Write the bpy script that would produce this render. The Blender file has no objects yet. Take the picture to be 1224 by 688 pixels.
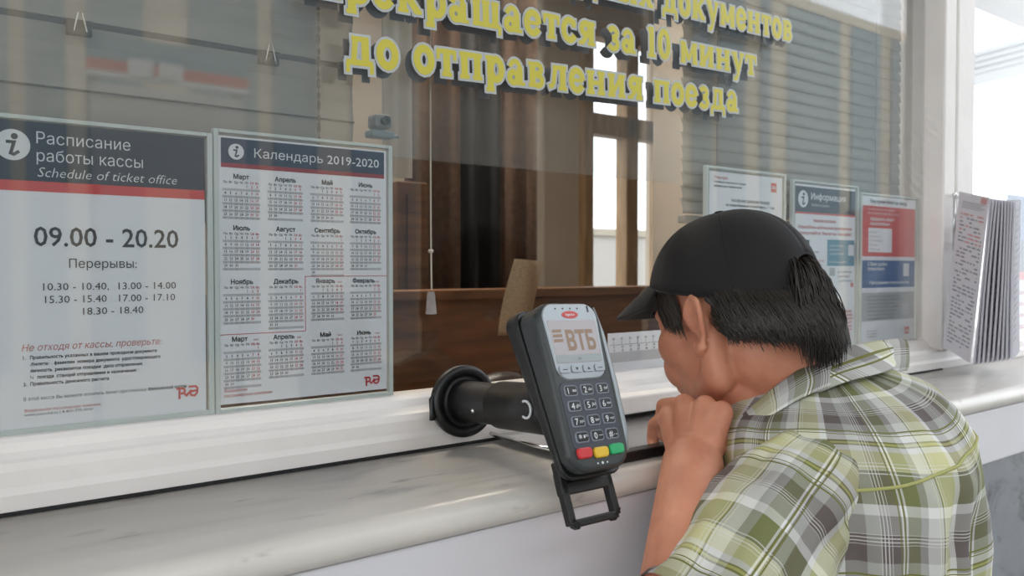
import bpy, bmesh, math, random
import numpy as np
from mathutils import Vector, Matrix, noise
from mathutils.geometry import delaunay_2d_cdt

random.seed(7)
R = math.radians
C = bpy.context.scene.collection

# ---------------------------------------------------------------- camera, sky, sun, exposure
CZ = 1.474                     # eye height
F_PX = 1000.0                  # focal length in pixels of the 1224 px frame
HEAD = math.atan(1.288)        # angle between the view axis and the wall
PITCH = math.atan(24 / 1000)
FW = Vector((math.cos(HEAD) * math.cos(PITCH), math.sin(HEAD) * math.cos(PITCH), -math.sin(PITCH)))
RT = Vector((math.sin(HEAD), -math.cos(HEAD), 0))
UP = RT.cross(FW)
CAM = Vector((0, -0.915, CZ))
cd = bpy.data.cameras.new('camera')
cam = bpy.data.objects.new('camera', cd); C.objects.link(cam)
cd.sensor_width = 36; cd.lens = 36 * F_PX / 1224
cd.clip_start = 0.02; cd.clip_end = 300
cd.dof.use_dof = True; cd.dof.focus_distance = 0.95; cd.dof.aperture_fstop = 9.0
m3 = Matrix((RT, UP, -FW)).transposed()
cam.matrix_world = Matrix.Translation(CAM) @ m3.to_4x4()
bpy.context.scene.camera = cam

w = bpy.data.worlds.new('overcast_sky'); bpy.context.scene.world = w; w.use_nodes = True
bg = w.node_tree.nodes['Background']
bg.inputs[0].default_value = (0.90, 0.95, 1.0, 1); bg.inputs[1].default_value = 1.35
sd = bpy.data.lights.new('sun', 'SUN'); sun = bpy.data.objects.new('sun', sd); C.objects.link(sun)
sd.energy = 1.1; sd.angle = R(2.0); sd.color = (1, 0.95, 0.87)
sun.rotation_euler = Vector((0.12, -0.5, -0.86)).to_track_quat('-Z', 'Y').to_euler()
sc = bpy.context.scene
sc.view_settings.view_transform = 'Standard'; sc.view_settings.look = 'None'
sc.view_settings.gamma = 1; sc.view_settings.use_curve_mapping = False
sc.view_settings.exposure = 1.12
sc.cycles.max_bounces = 12; sc.cycles.transparent_max_bounces = 24

def ray(px, py):
    return FW + RT * ((px - 612) / F_PX) - UP * ((py - 344) / F_PX)
def at_y(px, py, y):            # where the sight line through a pixel meets the plane y = const
    d = ray(px, py); return CAM + d * ((y - CAM.y) / d.y)
def at_z(px, py, z):
    d = ray(px, py); return CAM + d * ((z - CAM.z) / d.z)
def at_d(px, py, dep):          # at a given depth
    return CAM + ray(px, py) * dep

# ---------------------------------------------------------------- materials
def nt(name):
    m = bpy.data.materials.new(name); m.use_nodes = True
    return m, m.node_tree.nodes, m.node_tree.links, m.node_tree.nodes['Principled BSDF']
def mat(name, col, rough=0.5, metal=0.0, nz=0.0, nscale=40, bump=0.0, bscale=None, coat=0.0, sss=0.0, emit=None, col2=None, stretch=None, spec=0.5):
    m, N, L, b = nt(name)
    b.inputs['Roughness'].default_value = rough; b.inputs['Metallic'].default_value = metal
    b.inputs['Base Color'].default_value = (*col, 1); b.inputs['Coat Weight'].default_value = coat
    b.inputs['Specular IOR Level'].default_value = spec
    if sss: b.inputs['Subsurface Weight'].default_value = sss; b.inputs['Subsurface Scale'].default_value = 0.01; b.inputs['Subsurface Radius'].default_value = (1, .35, .2)
    if emit: b.inputs['Emission Color'].default_value = (*emit[0], 1); b.inputs['Emission Strength'].default_value = emit[1]
    if nz or bump or col2:
        tc = N.new('ShaderNodeTexCoord'); mp = N.new('ShaderNodeMapping'); L.new(tc.outputs['Object'], mp.inputs[0])
        if stretch: mp.inputs['Scale'].default_value = stretch
        n = N.new('ShaderNodeTexNoise'); n.inputs['Scale'].default_value = nscale; n.inputs['Detail'].default_value = 6
        L.new(mp.outputs[0], n.inputs[0])
        if nz or col2:
            r = N.new('ShaderNodeValToRGB'); L.new(n.outputs[0], r.inputs[0])
            c2 = col2 if col2 else tuple(max(0, c * (1 - nz)) for c in col)
            r.color_ramp.elements[0].position = 0.35; r.color_ramp.elements[0].color = (*c2, 1)
            r.color_ramp.elements[1].position = 0.65; r.color_ramp.elements[1].color = (*col, 1)
            L.new(r.outputs[0], b.inputs['Base Color'])
        if bump:
            n2 = n
            if bscale:
                n2 = N.new('ShaderNodeTexNoise'); n2.inputs['Scale'].default_value = bscale; L.new(mp.outputs[0], n2.inputs[0])
            bp = N.new('ShaderNodeBump'); bp.inputs['Strength'].default_value = bump; bp.inputs['Distance'].default_value = 0.002
            L.new(n2.outputs[0], bp.inputs['Height']); L.new(bp.outputs[0], b.inputs['Normal'])
    return m
def glass_mat(name, r0=0.045, tint=(0.975, 0.98, 0.98), haze=0.0, hcol=(.6, .62, .6), rough=0.0):
    m = bpy.data.materials.new(name); m.use_nodes = True; N = m.node_tree.nodes; L = m.node_tree.links; N.clear()
    out = N.new('ShaderNodeOutputMaterial'); tr = N.new('ShaderNodeBsdfTransparent'); tr.inputs[0].default_value = (*tint, 1)
    gl = N.new('ShaderNodeBsdfGlossy'); gl.inputs['Roughness'].default_value = rough
    lw = N.new('ShaderNodeLayerWeight'); lw.inputs[0].default_value = 0.5
    p = N.new('ShaderNodeMath'); p.operation = 'POWER'; p.inputs[1].default_value = 4.5; L.new(lw.outputs['Facing'], p.inputs[0])
    s = N.new('ShaderNodeMath'); s.operation = 'MULTIPLY_ADD'; s.inputs[1].default_value = 1 - r0; s.inputs[2].default_value = r0; L.new(p.outputs[0], s.inputs[0])
    mx = N.new('ShaderNodeMixShader'); L.new(s.outputs[0], mx.inputs[0]); L.new(tr.outputs[0], mx.inputs[1]); L.new(gl.outputs[0], mx.inputs[2])
    last = mx
    if haze:
        df = N.new('ShaderNodeBsdfDiffuse'); df.inputs[0].default_value = (*hcol, 1)
        tc = N.new('ShaderNodeTexCoord'); n = N.new('ShaderNodeTexNoise'); n.inputs['Scale'].default_value = 5; n.inputs['Detail'].default_value = 4
        L.new(tc.outputs['Object'], n.inputs[0])
        mr = N.new('ShaderNodeMapRange'); mr.inputs[1].default_value = .3; mr.inputs[2].default_value = .7; mr.inputs[3].default_value = haze * .75; mr.inputs[4].default_value = haze * 1.2
        L.new(n.outputs[0], mr.inputs[0])
        m2 = N.new('ShaderNodeMixShader'); L.new(mr.outputs[0], m2.inputs[0]); L.new(mx.outputs[0], m2.inputs[1]); L.new(df.outputs[0], m2.inputs[2]); last = m2
    L.new(last.outputs[0], out.inputs[0])
    return m
def sheet_mat():
    m, N, L, b = nt('thin_sheet_paper'); b.inputs['Base Color'].default_value = (.80, .79, .84, 1); b.inputs['Roughness'].default_value = .5
    t = N.new('ShaderNodeBsdfTranslucent'); t.inputs[0].default_value = (.8, .79, .84, 1); x = N.new('ShaderNodeMixShader'); x.inputs[0].default_value = .5
    L.new(b.outputs[0], x.inputs[1]); L.new(t.outputs[0], x.inputs[2]); L.new(x.outputs[0], N['Material Output'].inputs[0]); return m
def marble_mat(name, base, vein, scale, stretch, dark=0.5, rough=0.25, rot=0.3):
    m, N, L, b = nt(name); b.inputs['Roughness'].default_value = rough
    tc = N.new('ShaderNodeTexCoord'); mp = N.new('ShaderNodeMapping'); mp.inputs['Scale'].default_value = stretch; mp.inputs['Rotation'].default_value = (0, 0, rot)
    L.new(tc.outputs['Object'], mp.inputs[0])
    n = N.new('ShaderNodeTexNoise'); n.inputs['Scale'].default_value = scale; n.inputs['Detail'].default_value = 9; n.inputs['Distortion'].default_value = 1.2
    L.new(mp.outputs[0], n.inputs[0])
    r = N.new('ShaderNodeValToRGB'); L.new(n.outputs[0], r.inputs[0]); e = r.color_ramp.elements
    e[0].position = .30; e[0].color = (*vein, 1); e[1].position = .62; e[1].color = (*base, 1)
    x = e.new(.46); x.color = (*[a * .82 + v * .18 for a, v in zip(base, vein)], 1)
    n2 = N.new('ShaderNodeTexNoise'); n2.inputs['Scale'].default_value = scale * 3.1; n2.inputs['Detail'].default_value = 5
    L.new(mp.outputs[0], n2.inputs[0])
    r2 = N.new('ShaderNodeValToRGB'); L.new(n2.outputs[0], r2.inputs[0]); e = r2.color_ramp.elements
    e[0].position = .27; e[0].color = (1 - dark,) * 3 + (1,); e[1].position = .36; e[1].color = (1, 1, 1, 1)
    mx = N.new('ShaderNodeMix'); mx.data_type = 'RGBA'; mx.blend_type = 'MULTIPLY'; mx.inputs[0].default_value = 1
    L.new(r.outputs[0], mx.inputs[6]); L.new(r2.outputs[0], mx.inputs[7]); L.new(mx.outputs[2], b.inputs['Base Color'])
    return m

M = dict(
 white_paint=mat('white_gloss_paint', (.86, .82, .80), .38, nz=.06, nscale=9, bump=.35, bscale=60),
 apron=mat('white_plastic_panel', (.72, .71, .76), .35, nz=.05, nscale=5),
 marble=marble_mat('white_marble', (.70, .66, .62), (.45, .44, .43), 3.6, (1.0, 3.6, 2), .5, .32, 0.12),
 marble_grey=marble_mat('grey_marble', (.22, .235, .265), (.09, .095, .11), 7, (1, 1, 1.6), .45, .25),
 sheet=sheet_mat(), paper=mat('paper', (.78, .79, .84), .45),
 navy=mat('navy_print', (.018, .032, .052), .45), navy2=mat('deep_navy_print', (.02, .035, .075), .45),
 red=mat('red_print', (.62, .07, .065), .45), red2=mat('dark_red_print', (.30, .02, .035), .45), logo_red=mat('logo_red', (.55, .025, .035), .4),
 pinkred=mat('soft_red_print', (.55, .17, .16), .45), ink=mat('black_print', (.015, .015, .02), .45), ink2=mat('dark_grey_print', (.14, .14, .16), .45),
 band=mat('pale_grey_print', (.50, .50, .53), .45), white_print=mat('white_print', (.72, .74, .78), .45),
 teal=mat('teal_print', (.08, .25, .36), .45), blue=mat('blue_print', (.035, .13, .32), .45), grey_print=mat('mid_grey_print', (.42, .43, .45), .45),
 yellow=mat('yellow_vinyl', (.66, .58, .07), .35), vinyl_edge=mat('pale_grey_vinyl', (.50, .53, .56), .35), vinyl_shadow=mat('painted_letter_shadow', (.10, .10, .11), .5),
 slat=mat('taupe_slat', (.36, .33, .29), .45, nz=.12, nscale=6, stretch=(1, 1, 8)),
 slat2=mat('grey_beige_slat', (.36, .34, .30), .45),
 batten=mat('dark_brown_batten', (.045, .028, .02), .5), steel=mat('brushed_steel', (.62, .62, .62), .25, 1.0, bump=.2, bscale=200),
 chrome=mat('chrome', (.8, .8, .8), .12, 1.0), black=mat('black_plastic', (.007, .007, .008), .38, bump=.15, bscale=500),
 black_matt=mat('black_rubber', (.015, .015, .016), .6), holder_edge=mat('pale_green_acrylic_edge', (.60, .65, .63), .3),
 cream=mat('cream_paint', (.62, .56, .47), .6, nz=.05), beige=mat('beige_plaster', (.52, .45, .37), .8, nz=.08, nscale=5),
 curtain=mat('brown_curtain', (.17, .10, .065), .8, nz=.25, nscale=60), curtain2=mat('black_curtain', (.012, .012, .014), .8),
 wood=mat('brown_wood', (.20, .085, .03), .45, col2=(.10, .045, .02), nscale=6, stretch=(1, 1, 8)),
 wood2=mat('tan_wood', (.42, .27, .13), .5, col2=(.30, .18, .08), nscale=6, stretch=(6, 6, 1)),
 glass=glass_mat('window_glass', .034), glass_hazed=glass_mat('painted_haze_glass', .05, haze=.07, hcol=(.62, .58, .53)), plastic=glass_mat('clear_plastic', .015, haze=.012, hcol=(.7, .72, .75)),
 sleeve_plastic=glass_mat('hazy_plastic_sleeve', .05, haze=.22, hcol=(.8, .8, .85), rough=.1),
 concrete=mat('platform_concrete', (.30, .29, .27), .85, nz=.15, nscale=3), facade=mat('cream_facade', (.52, .46, .37), .8, nz=.08, nscale=2),
 facade_glass=mat('blue_grey_facade_glass', (.15, .21, .24), .35), facade_dark=mat('dark_entrance', (.03, .028, .026), .7),
 ceiling=mat('ceiling_paint', (.60, .58, .54), .8), canopy=mat('grey_canopy_metal', (.17, .175, .175), .5),
)

# ---------------------------------------------------------------- mesh helpers
class MB:
    def __init__(s): s.v = []; s.f = []; s.m = []; s.uv = None
    def add(s, vs, fs, mi=0):
        o = len(s.v); s.v += [tuple(v) for v in vs]; s.f += [tuple(i + o for i in f) for f in fs]; s.m += [mi] * len(fs); return s
    def box(s, x0, x1, y0, y1, z0, z1, mi=0, X=None):
        vs = [Vector((x, y, z)) for z in (z0, z1) for y in (y0, y1) for x in (x0, x1)]
        if X: vs = [X @ v for v in vs]
        return s.add(vs, [(0, 2, 3, 1), (4, 5, 7, 6), (0, 1, 5, 4), (2, 6, 7, 3), (0, 4, 6, 2), (1, 3, 7, 5)], mi)
    def quad(s, x0, x1, z0, z1, y, mi=0):
        return s.add([(x0, y, z0), (x1, y, z0), (x1, y, z1), (x0, y, z1)], [(0, 1, 2, 3)], mi)
    def tube(s, pts, rad, n=10, mi=0, caps=True, flat=1.0):
        pts = [Vector(p) for p in pts]; k = len(pts)
        if not hasattr(rad, '__len__'): rad = [rad] * k
        o = len(s.v); prev = None
        for i, p in enumerate(pts):
            t = (pts[min(i + 1, k - 1)] - pts[max(i - 1, 0)]).normalized()
            if prev is None: a = t.orthogonal().normalized()
            else: a = (prev - t * prev.dot(t)); a = a.normalized() if a.length > 1e-6 else t.orthogonal().normalized()
            prev = a; b = t.cross(a)
            for j in range(n):
                q = 2 * math.pi * j / n; s.v.append(tuple(p + a * (rad[i] * math.cos(q)) + b * (rad[i] * flat * math.sin(q))))
        for i in range(k - 1):
            for j in range(n):
                s.f.append((o + i * n + j, o + i * n + (j + 1) % n, o + (i + 1) * n + (j + 1) % n, o + (i + 1) * n + j)); s.m.append(mi)
        if caps:
            s.f.append(tuple(o + j for j in reversed(range(n)))); s.f.append(tuple(o + (k - 1) * n + j for j in range(n))); s.m += [mi, mi]
        return s
    def lathe(s, prof, X, n=32, mi=0):       # prof: (radius, height) along local z
        o = len(s.v); k = len(prof)
        for r, h in prof:
            for j in range(n):
                q = 2 * math.pi * j / n; s.v.append(tuple(X @ Vector((r * math.cos(q), r * math.sin(q), h))))
        for i in range(k - 1):
            for j in range(n):
                s.f.append((o + i * n + j, o + i * n + (j + 1) % n, o + (i + 1) * n + (j + 1) % n, o + (i + 1) * n + j)); s.m.append(mi)
        return s
    def ell(s, c, r, X=None, n=20, k=12, mi=0):
        o = len(s.v); c = Vector(c); vs = []
        for i in range(k + 1):
            ph = math.pi * i / k
            for j in range(n):
                th = 2 * math.pi * j / n
                v = Vector((r[0] * math.sin(ph) * math.cos(th), r[1] * math.sin(ph) * math.sin(th), r[2] * math.cos(ph)))
                if X: v = X @ v
                vs.append(v + c)
        fs = [(i * n + j, (i + 1) * n + j, (i + 1) * n + (j + 1) % n, i * n + (j + 1) % n) for i in range(k) for j in range(n)]
        return s.add(vs, fs, mi)
    def cap(s, a, b, ra, rb, n=16):          # tapered capsule as closed shell
        a = Vector(a); b = Vector(b); t = (b - a); L = t.length; t.normalize(); p = []
        for i in range(7): q = math.pi / 2 * i / 6; p.append((ra * math.sin(q), -ra * math.cos(q)))
        for i in range(7): q = math.pi / 2 * i / 6; p.append((rb * math.cos(q), L + rb * math.sin(q)))
        X = Matrix.Translation(a) @ t.to_track_quat('Z', 'Y').to_matrix().to_4x4()
        s.lathe([(max(r, 1e-4), h) for r, h in p], X, n); return s
    def build(s, name, m, parent=None, smooth=False, bevel=0, seg=2, X=None, solid=0, sub=0):
        me = bpy.data.meshes.new(name); vs = s.v if X is None else [tuple(X @ Vector(v)) for v in s.v]
        me.from_pydata(vs, [], s.f)
        for q in (m if isinstance(m, (list, tuple)) else [m]): me.materials.append(M[q] if isinstance(q, str) else q)
        if max(s.m, default=0): me.polygons.foreach_set('material_index', s.m)
        if smooth: me.polygons.foreach_set('use_smooth', [True] * len(s.f))
        if s.uv: ul = me.uv_layers.new(name='UVMap'); ul.data.foreach_set('uv', s.uv)
        me.validate(); me.update()
        o = bpy.data.objects.new(name, me); C.objects.link(o)
        if parent: o.parent = parent
        if solid: q = o.modifiers.new('solid', 'SOLIDIFY'); q.thickness = solid; q.offset = 0
        if bevel: q = o.modifiers.new('bevel', 'BEVEL'); q.width = bevel; q.segments = seg; q.limit_method = 'ANGLE'
        if sub: q = o.modifiers.new('sub', 'SUBSURF'); q.levels = sub; q.render_levels = sub
        return o
def tag(o, label=None, cat=None, group=None, kind=None):
    if label: o['label'] = label
    if cat: o['category'] = cat
    if group: o['group'] = group
    if kind: o['kind'] = kind
    return o
def empty(name, loc=(0, 0, 0), label=None, cat=None, group=None, kind=None):
    o = bpy.data.objects.new(name, None); C.objects.link(o); o.location = loc; o.empty_display_size = .05
    return tag(o, label, cat, group, kind)
def adopt(root):          # give the empty its place at the thing's base without moving the parts
    bpy.context.view_layer.update()
    lo = Vector((1e9,) * 3); hi = -lo
    for c in root.children:
        if c.type != 'MESH': continue
        for q in c.bound_box:
            p = c.matrix_local @ Vector(q)
            for i in range(3): lo[i] = min(lo[i], p[i]); hi[i] = max(hi[i], p[i])
    base = Vector(((lo.x + hi.x) / 2, (lo.y + hi.y) / 2, lo.z)); off = root.matrix_basis @ base
    for c in root.children: c.matrix_basis = Matrix.Translation(-base) @ c.matrix_basis
    root.matrix_basis = Matrix.Translation(off - root.location) @ root.matrix_basis

# text to flat geometry -------------------------------------------------
tcu = bpy.data.curves.new('print_source', 'FONT'); tob = bpy.data.objects.new('print_source', tcu)
_tc = {}
def tgeo(s, bold=0.0, shear=0.0, res=2):
    k = (s, bold, shear, res)
    if k not in _tc:
        tcu.body = s; tcu.size = 1; tcu.offset = bold; tcu.shear = shear; tcu.resolution_u = res; tcu.fill_mode = 'NONE'
        me = tob.to_mesh(); co = [(v.co.x, v.co.y) for v in me.vertices]; nb = {}
        for e in me.edges: a, b = e.vertices; nb.setdefault(a, []).append(b); nb.setdefault(b, []).append(a)
        seen = set(); loops = []
        for v0 in nb:
            if v0 in seen: continue
            lp = [v0]; seen.add(v0); cur = v0
            while True:
                nx = [q for q in nb[cur] if q not in seen]
                if not nx: break
                cur = nx[0]; seen.add(cur); lp.append(cur)
            if len(lp) > 2 and lp[1] > lp[-1]: lp = [lp[0]] + lp[:0:-1]     # keep the drawn direction
            if len(lp) > 2: loops.append([co[q] for q in lp])
        def area(l): return sum(a[0] * b[1] - b[0] * a[1] for a, b in zip(l, l[1:] + l[:1])) / 2
        if bold:                              # heavier strokes: push outlines out, holes in
            big_ = max(loops, key=lambda l: abs(area(l))); sg = 1 if area(big_) > 0 else -1; nl = []
            for l in loops:
                q = []
                for i_, p_ in enumerate(l):
                    p0 = Vector(l[i_ - 1]); p1 = Vector(p_); p2 = Vector(l[(i_ + 1) % len(l)])
                    d0 = (p1 - p0); d1 = (p2 - p1); d0 = d0.normalized() if d0.length > 1e-9 else d1.normalized(); d1 = d1.normalized() if d1.length > 1e-9 else d0
                    n = Vector((d0.y + d1.y, -d0.x - d1.x)); n = n.normalized() if n.length > 1e-6 else Vector((d0.y, -d0.x))
                    q.append(tuple(p1 + n * (sg * bold / max(.6, n.dot(Vector((d0.y, -d0.x)))))))
                nl.append(q)
            loops = nl
        vs = []; fs = []
        pv = [Vector(p_) for l in loops for p_ in l]; pe = []; o_ = 0
        for l in loops: pe += [(o_ + i_, o_ + (i_ + 1) % len(l)) for i_ in range(len(l))]; o_ += len(l)
        if pv:
            cv, ce, cf = delaunay_2d_cdt(pv, pe, [], 0, 1e-6)[:3]
            P_ = np.array([tuple(v) for v in cv]); T_ = np.array([f for f in cf if len(f) == 3]); cen = P_[T_].mean(axis=1)
            a_ = np.array([tuple(pv[e[0]]) for e in pe]); b_ = np.array([tuple(pv[e[1]]) for e in pe])
            cx_ = cen[:, :1]; cy_ = cen[:, 1:]
            side = (b_[:, 0] - a_[:, 0]) * (cy_ - a_[:, 1]) - (cx_ - a_[:, 0]) * (b_[:, 1] - a_[:, 1])
            up_ = (a_[:, 1] <= cy_) & (b_[:, 1] > cy_) & (side > 0); dn_ = (a_[:, 1] > cy_) & (b_[:, 1] <= cy_) & (side < 0)
            wn = up_.sum(axis=1) - dn_.sum(axis=1)
            fs = [tuple(int(q) for q in t_) for t_, k_ in zip(T_, wn) if k_ != 0]; vs = [(float(x_), float(y_), 0) for x_, y_ in P_]
        tob.to_mesh_clear()
        x0 = min((v[0] for v in vs), default=0); x1 = max((v[0] for v in vs), default=0)
        _tc[k] = (vs, fs, x0, x1)
    return _tc[k]
def put_text(mb, s, x, z, size, y, align='L', bold=0.0, shear=0.0, mi=0, width=None, res=2, X=None):
    vs, fs, x0, x1 = tgeo(s, bold, shear, res)
    sx = size if width is None else width / max(x1 - x0, 1e-6)
    dx = x - x0 * sx if align == 'L' else (x - x1 * sx if align == 'R' else x - (x0 + x1) / 2 * sx)
    pts = [Vector((dx + a * sx, y - k * 1.2e-5, z + b * size)) for a, b, k in vs]
    if X: pts = [X @ p for p in pts]
    mb.add(pts, fs, mi)

# ================================================================= THE SETTING
MT = CZ - 0.224                 # top of the marble ledge
RAIL = MT + 0.062               # top of the bottom rail, foot of the glass
XP = 1.873                      # right end of the first window
# booth shell (L-shaped room behind the window)
MB().box(-14, 22, -16, 14, -0.1, 0).build('floor', 'concrete'); tag(bpy.data.objects['floor'], kind='structure')
def st(name, mb, m, **k): return tag(mb.build(name, m, **k), kind='structure')
st('wall_back', MB().box(-1.4, 2.68, 2.0, 2.1, 0, 3).box(3.22, 3.6, 2.0, 2.1, 0, 3).box(2.68, 3.22, 2.0, 2.1, 0, CZ - .22).box(2.68, 3.22, 2.0, 2.1, 2.62, 3), 'beige')
st('wall_left', MB().box(-1.4, -1.3, 0, 2.1, 0, 3), 'beige')
st('wall_right', MB().box(3.5, 3.6, .8, 2.0, 0, 3).box(1.95, 3.5, .8, .88, 0, 3).box(1.93, 2.0, .06, .8, 0, 3), 'beige')
st('ceiling', MB().box(-1.4, 3.6, .3, 2.1, 2.8, 2.9), 'ceiling')
st('wall_front', MB().box(-1.6, 3.9, -.04, .3, 2.3, 5.2).box(-4.0, -1.3, -.04, .2, 0, 5.2).box(3.9, 7, -.04, .2, 0, 5.2), 'white_paint')
st('wall_under', MB().box(-1.6, 3.9, -.155, .06, 0, MT - .05), 'white_paint')
st('trim_1', MB().box(1.9, 7, .3, 2.3, 3.6, 3.75), 'ceiling')      # porch roof
st('ceiling_added_shade', MB().box(-7, 2.4, -2.7, -.05, 3.7, 3.85), 'ceiling')      # unseen roof added over the ledge to cut sky light
# grey marble dado and white apron under the ledge
st('wall_dado', MB().box(-3, 5.2, -.243, -.16, 0, CZ - .356), 'marble_grey', bevel=.003)
st('trim_2', MB().box(-3, 5.2, -.25, -.16, CZ - .356, MT - .034), 'apron', bevel=.003)

# marble ledge with a rounded nose
pr = [(-.03, 0), (-.245, 0)]
for i in range(9):
    q = math.pi / 2 + math.pi * i / 8; pr.append((-.2475 + .0165 * math.cos(q) , -.0165 + .0165 * math.sin(q)))
pr += [(-.245, -.033), (-.03, -.033)]
def extrude_profile(pr, x0, x1, n=1):
    mb = MB(); k = len(pr); rows = []
    for i in range(n + 1):
        x = x0 + (x1 - x0) * i / n
        for y, z in pr: rows.append((x, y, z))
    fs = [(i * k + j, (i + 1) * k + j, (i + 1) * k + (j + 1) % k, i * k + (j + 1) % k) for i in range(n) for j in range(k)]
    fs.append(tuple(range(k))); fs.append(tuple(reversed([n * k + j for j in range(k)])))
    return mb.add(rows, fs)
o = extrude_profile([(y, z + MT) for y, z in pr], -3, 5.2).build('marble_ledge', 'marble', smooth=False)
for p in o.data.polygons: p.use_smooth = len(p.vertices) == 4
tag(o, 'long white veined marble ledge with a rounded nose under the ticket window', 'ledge')
# dark joint between the ledge and the rail
w1 = empty('window_1', (0, 0, RAIL), kind='structure')
def part(o, parent): o.parent = parent; o.matrix_parent_inverse = Matrix.Translation(-parent.location); return o
prof = [(.03, .000), (.03, .064), (-.006, .064), (-.012, .060), (-.016, .052), (-.024, .047), (-.031, .045), (-.036, .038), (-.039, .024), (-.044, .018), (-.0455, .004), (-.043, .0035), (-.043, 0)]
def rail(x0, x1, name='bottom_rail'):
    o = extrude_profile([(y, z + MT) for y, z in prof], x0, x1).build(name, 'white_paint')
    return o
part(rail(-1.6, XP), w1)
part(MB().box(-1.6, XP, -.0470, .02, MT + .0002, MT + .0032).build('joint', 'black_matt'), w1)
part(MB().box(XP, XP + .052, -.0448, .06, RAIL - .02, 2.3).build('post', 'white_paint', bevel=.004), w1)
part(MB().box(-1.6, -1.54, -.045, .06, MT, 2.3).build('post', 'white_paint', bevel=.004), w1)
part(MB().box(-1.6, XP, -.045, .06, 2.22, 2.3).build('top_rail', 'white_paint', bevel=.004), w1)
part(MB().box(-1.54, XP, 0, .004, RAIL, 2.22).build('pane', 'glass'), w1)
part(MB().box(-1.54, XP, .028, .031, CZ + .142, 2.22).build('added_haze_pane', 'glass_hazed'), w1)  # added pane; its pale haze paints the reflected brightness of the upper glass
part(MB().box(XP + .052, XP + .064, -.030, .05, RAIL, 2.3).build('groove', 'band'), w1)
w2 = empty('window_2', (2.9, 0, RAIL), kind='structure')
part(MB().box(XP + .064, 2.025, -.042, .06, RAIL - .02, 2.3).build('post', 'white_paint', bevel=.006), w2)
part(rail(XP, 3.84), w2)
part(MB().box(3.84, 3.9, -.045, .06, MT, 2.3).build('post', 'white_paint', bevel=.004), w2)
part(MB().box(2.025, 3.84, 0, .004, RAIL, 2.22).build('pane', 'glass'), w2)
part(MB().box(2.025, 3.84, -.045, .06, 2.22, 2.3).build('top_rail', 'white_paint', bevel=.004), w2)
# window_3: the bright window in the booth's back wall
w3 = empty('window_3', (2.95, 2.0, CZ - .22), kind='structure')
zt = CZ + .178 * 4.1
fr = MB()
for (a, b, c, d) in ((2.66, 2.72, CZ - .24, 2.64), (3.18, 3.25, CZ - .24, 2.64), (2.94, 3.02, CZ - .2, 2.62)): fr.box(a, b, 1.96, 2.04, c, d)
fr.box(2.7, 3.2, 1.96, 2.04, zt - .10, zt); fr.box(2.7, 3.2, 1.95, 2.05, CZ - .24, CZ - .14); fr.box(2.7, 3.2, 1.96, 2.04, 2.56, 2.64)
part(fr.build('frame', 'wood2', bevel=.006), w3)
part(MB().box(2.72, 2.94, 1.995, 2.0, CZ - .14, zt - .1).build('pane', 'glass'), w3)
part(MB().box(3.02, 3.18, 1.995, 2.0, CZ - .14, zt - .1).build('pane', 'glass'), w3)
part(MB().box(2.72, 2.94, 1.995, 2.0, zt, 2.56).build('pane', 'glass'), w3)
part(MB().box(3.02, 3.18, 1.995, 2.0, zt, 2.56).build('pane', 'glass'), w3)

# ================================================================= POSTERS AND OTHER PRINT
INFO_Y = .010
def circle(mb, cx, cz, r, y, mi=0, n=32):
    mb.add([(cx + r * math.cos(2 * math.pi * i / n), y, cz + r * math.sin(2 * math.pi * i / n)) for i in range(n)], [tuple(range(n))], mi)
_sk = [0]
def stroke(mb, pts, w, y, mi=0, ext=0.0, X=None):      # one mitred ribbon; each ribbon a hair proud of the last
    _sk[0] += 1; y = y - (_sk[0] % 14) * 1.2e-5
    P = [Vector((p[0], p[1])) for p in pts]; closed = (P[0] - P[-1]).length < 1e-7
    if closed: P = P[:-1]
    k = len(P)
    if not closed:
        P[0] = P[0] - (P[1] - P[0]).normalized() * ext; P[-1] = P[-1] + (P[-1] - P[-2]).normalized() * ext
    vs = []
    for i, p in enumerate(P):
        d0 = (p - P[i - 1]).normalized() if (i or closed) else None; d1 = (P[(i + 1) % k] - p).normalized() if (i < k - 1 or closed) else None
        if d0 is None: d0 = d1
        if d1 is None: d1 = d0
        t = (d0 + d1); t = t.normalized() if t.length > 1e-6 else d1; n = Vector((-t.y, t.x)); m = 1 / max(.5, n.dot(Vector((-d1.y, d1.x))))
        for s in (-1, 1): q = p + n * (s * w / 2 * m); vs.append(Vector((q.x, y, q.y)))
    if X: vs = [X @ v for v in vs]
    mb.add(vs, [(2 * i, 2 * ((i + 1) % k), 2 * ((i + 1) % k) + 1, 2 * i + 1) for i in range(k if closed else k - 1)], mi)
def railway_logo(mb, x, z, h, y, mi=0):
    T = lambda L: [(x + a * h, z + b * h) for a, b in L]
    w = .2 * h
    stroke(mb, T([(.25, -.15), (.25, .85)]), w, y, mi, .05 * h)
    stroke(mb, T([(0, .88), (.62, .88), (.78, .7), (.72, .42), (.42, .35)]), w, y, mi, .06 * h)
    stroke(mb, T([(.78, .28), (.95, .12), (1.38, .62)]), w, y, mi, .06 * h)
    stroke(mb, T([(1.22, 1.0), (1.85, 1.0), (2.05, .8), (2.0, .3), (1.75, .05), (1.4, .12), (1.32, .35), (1.5, .52), (1.98, .55)]), w, y, mi, .06 * h)
def make_poster(name, X0, ztop, W, H, label, y=INFO_Y, group=None):
    t = empty(name, (X0 + W / 2, y, ztop - H), label, 'poster', group)
    part(MB().box(X0, X0 + W, y, y + .0004, ztop - H, ztop).build('paper', 'paper'), t)
    return t
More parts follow.
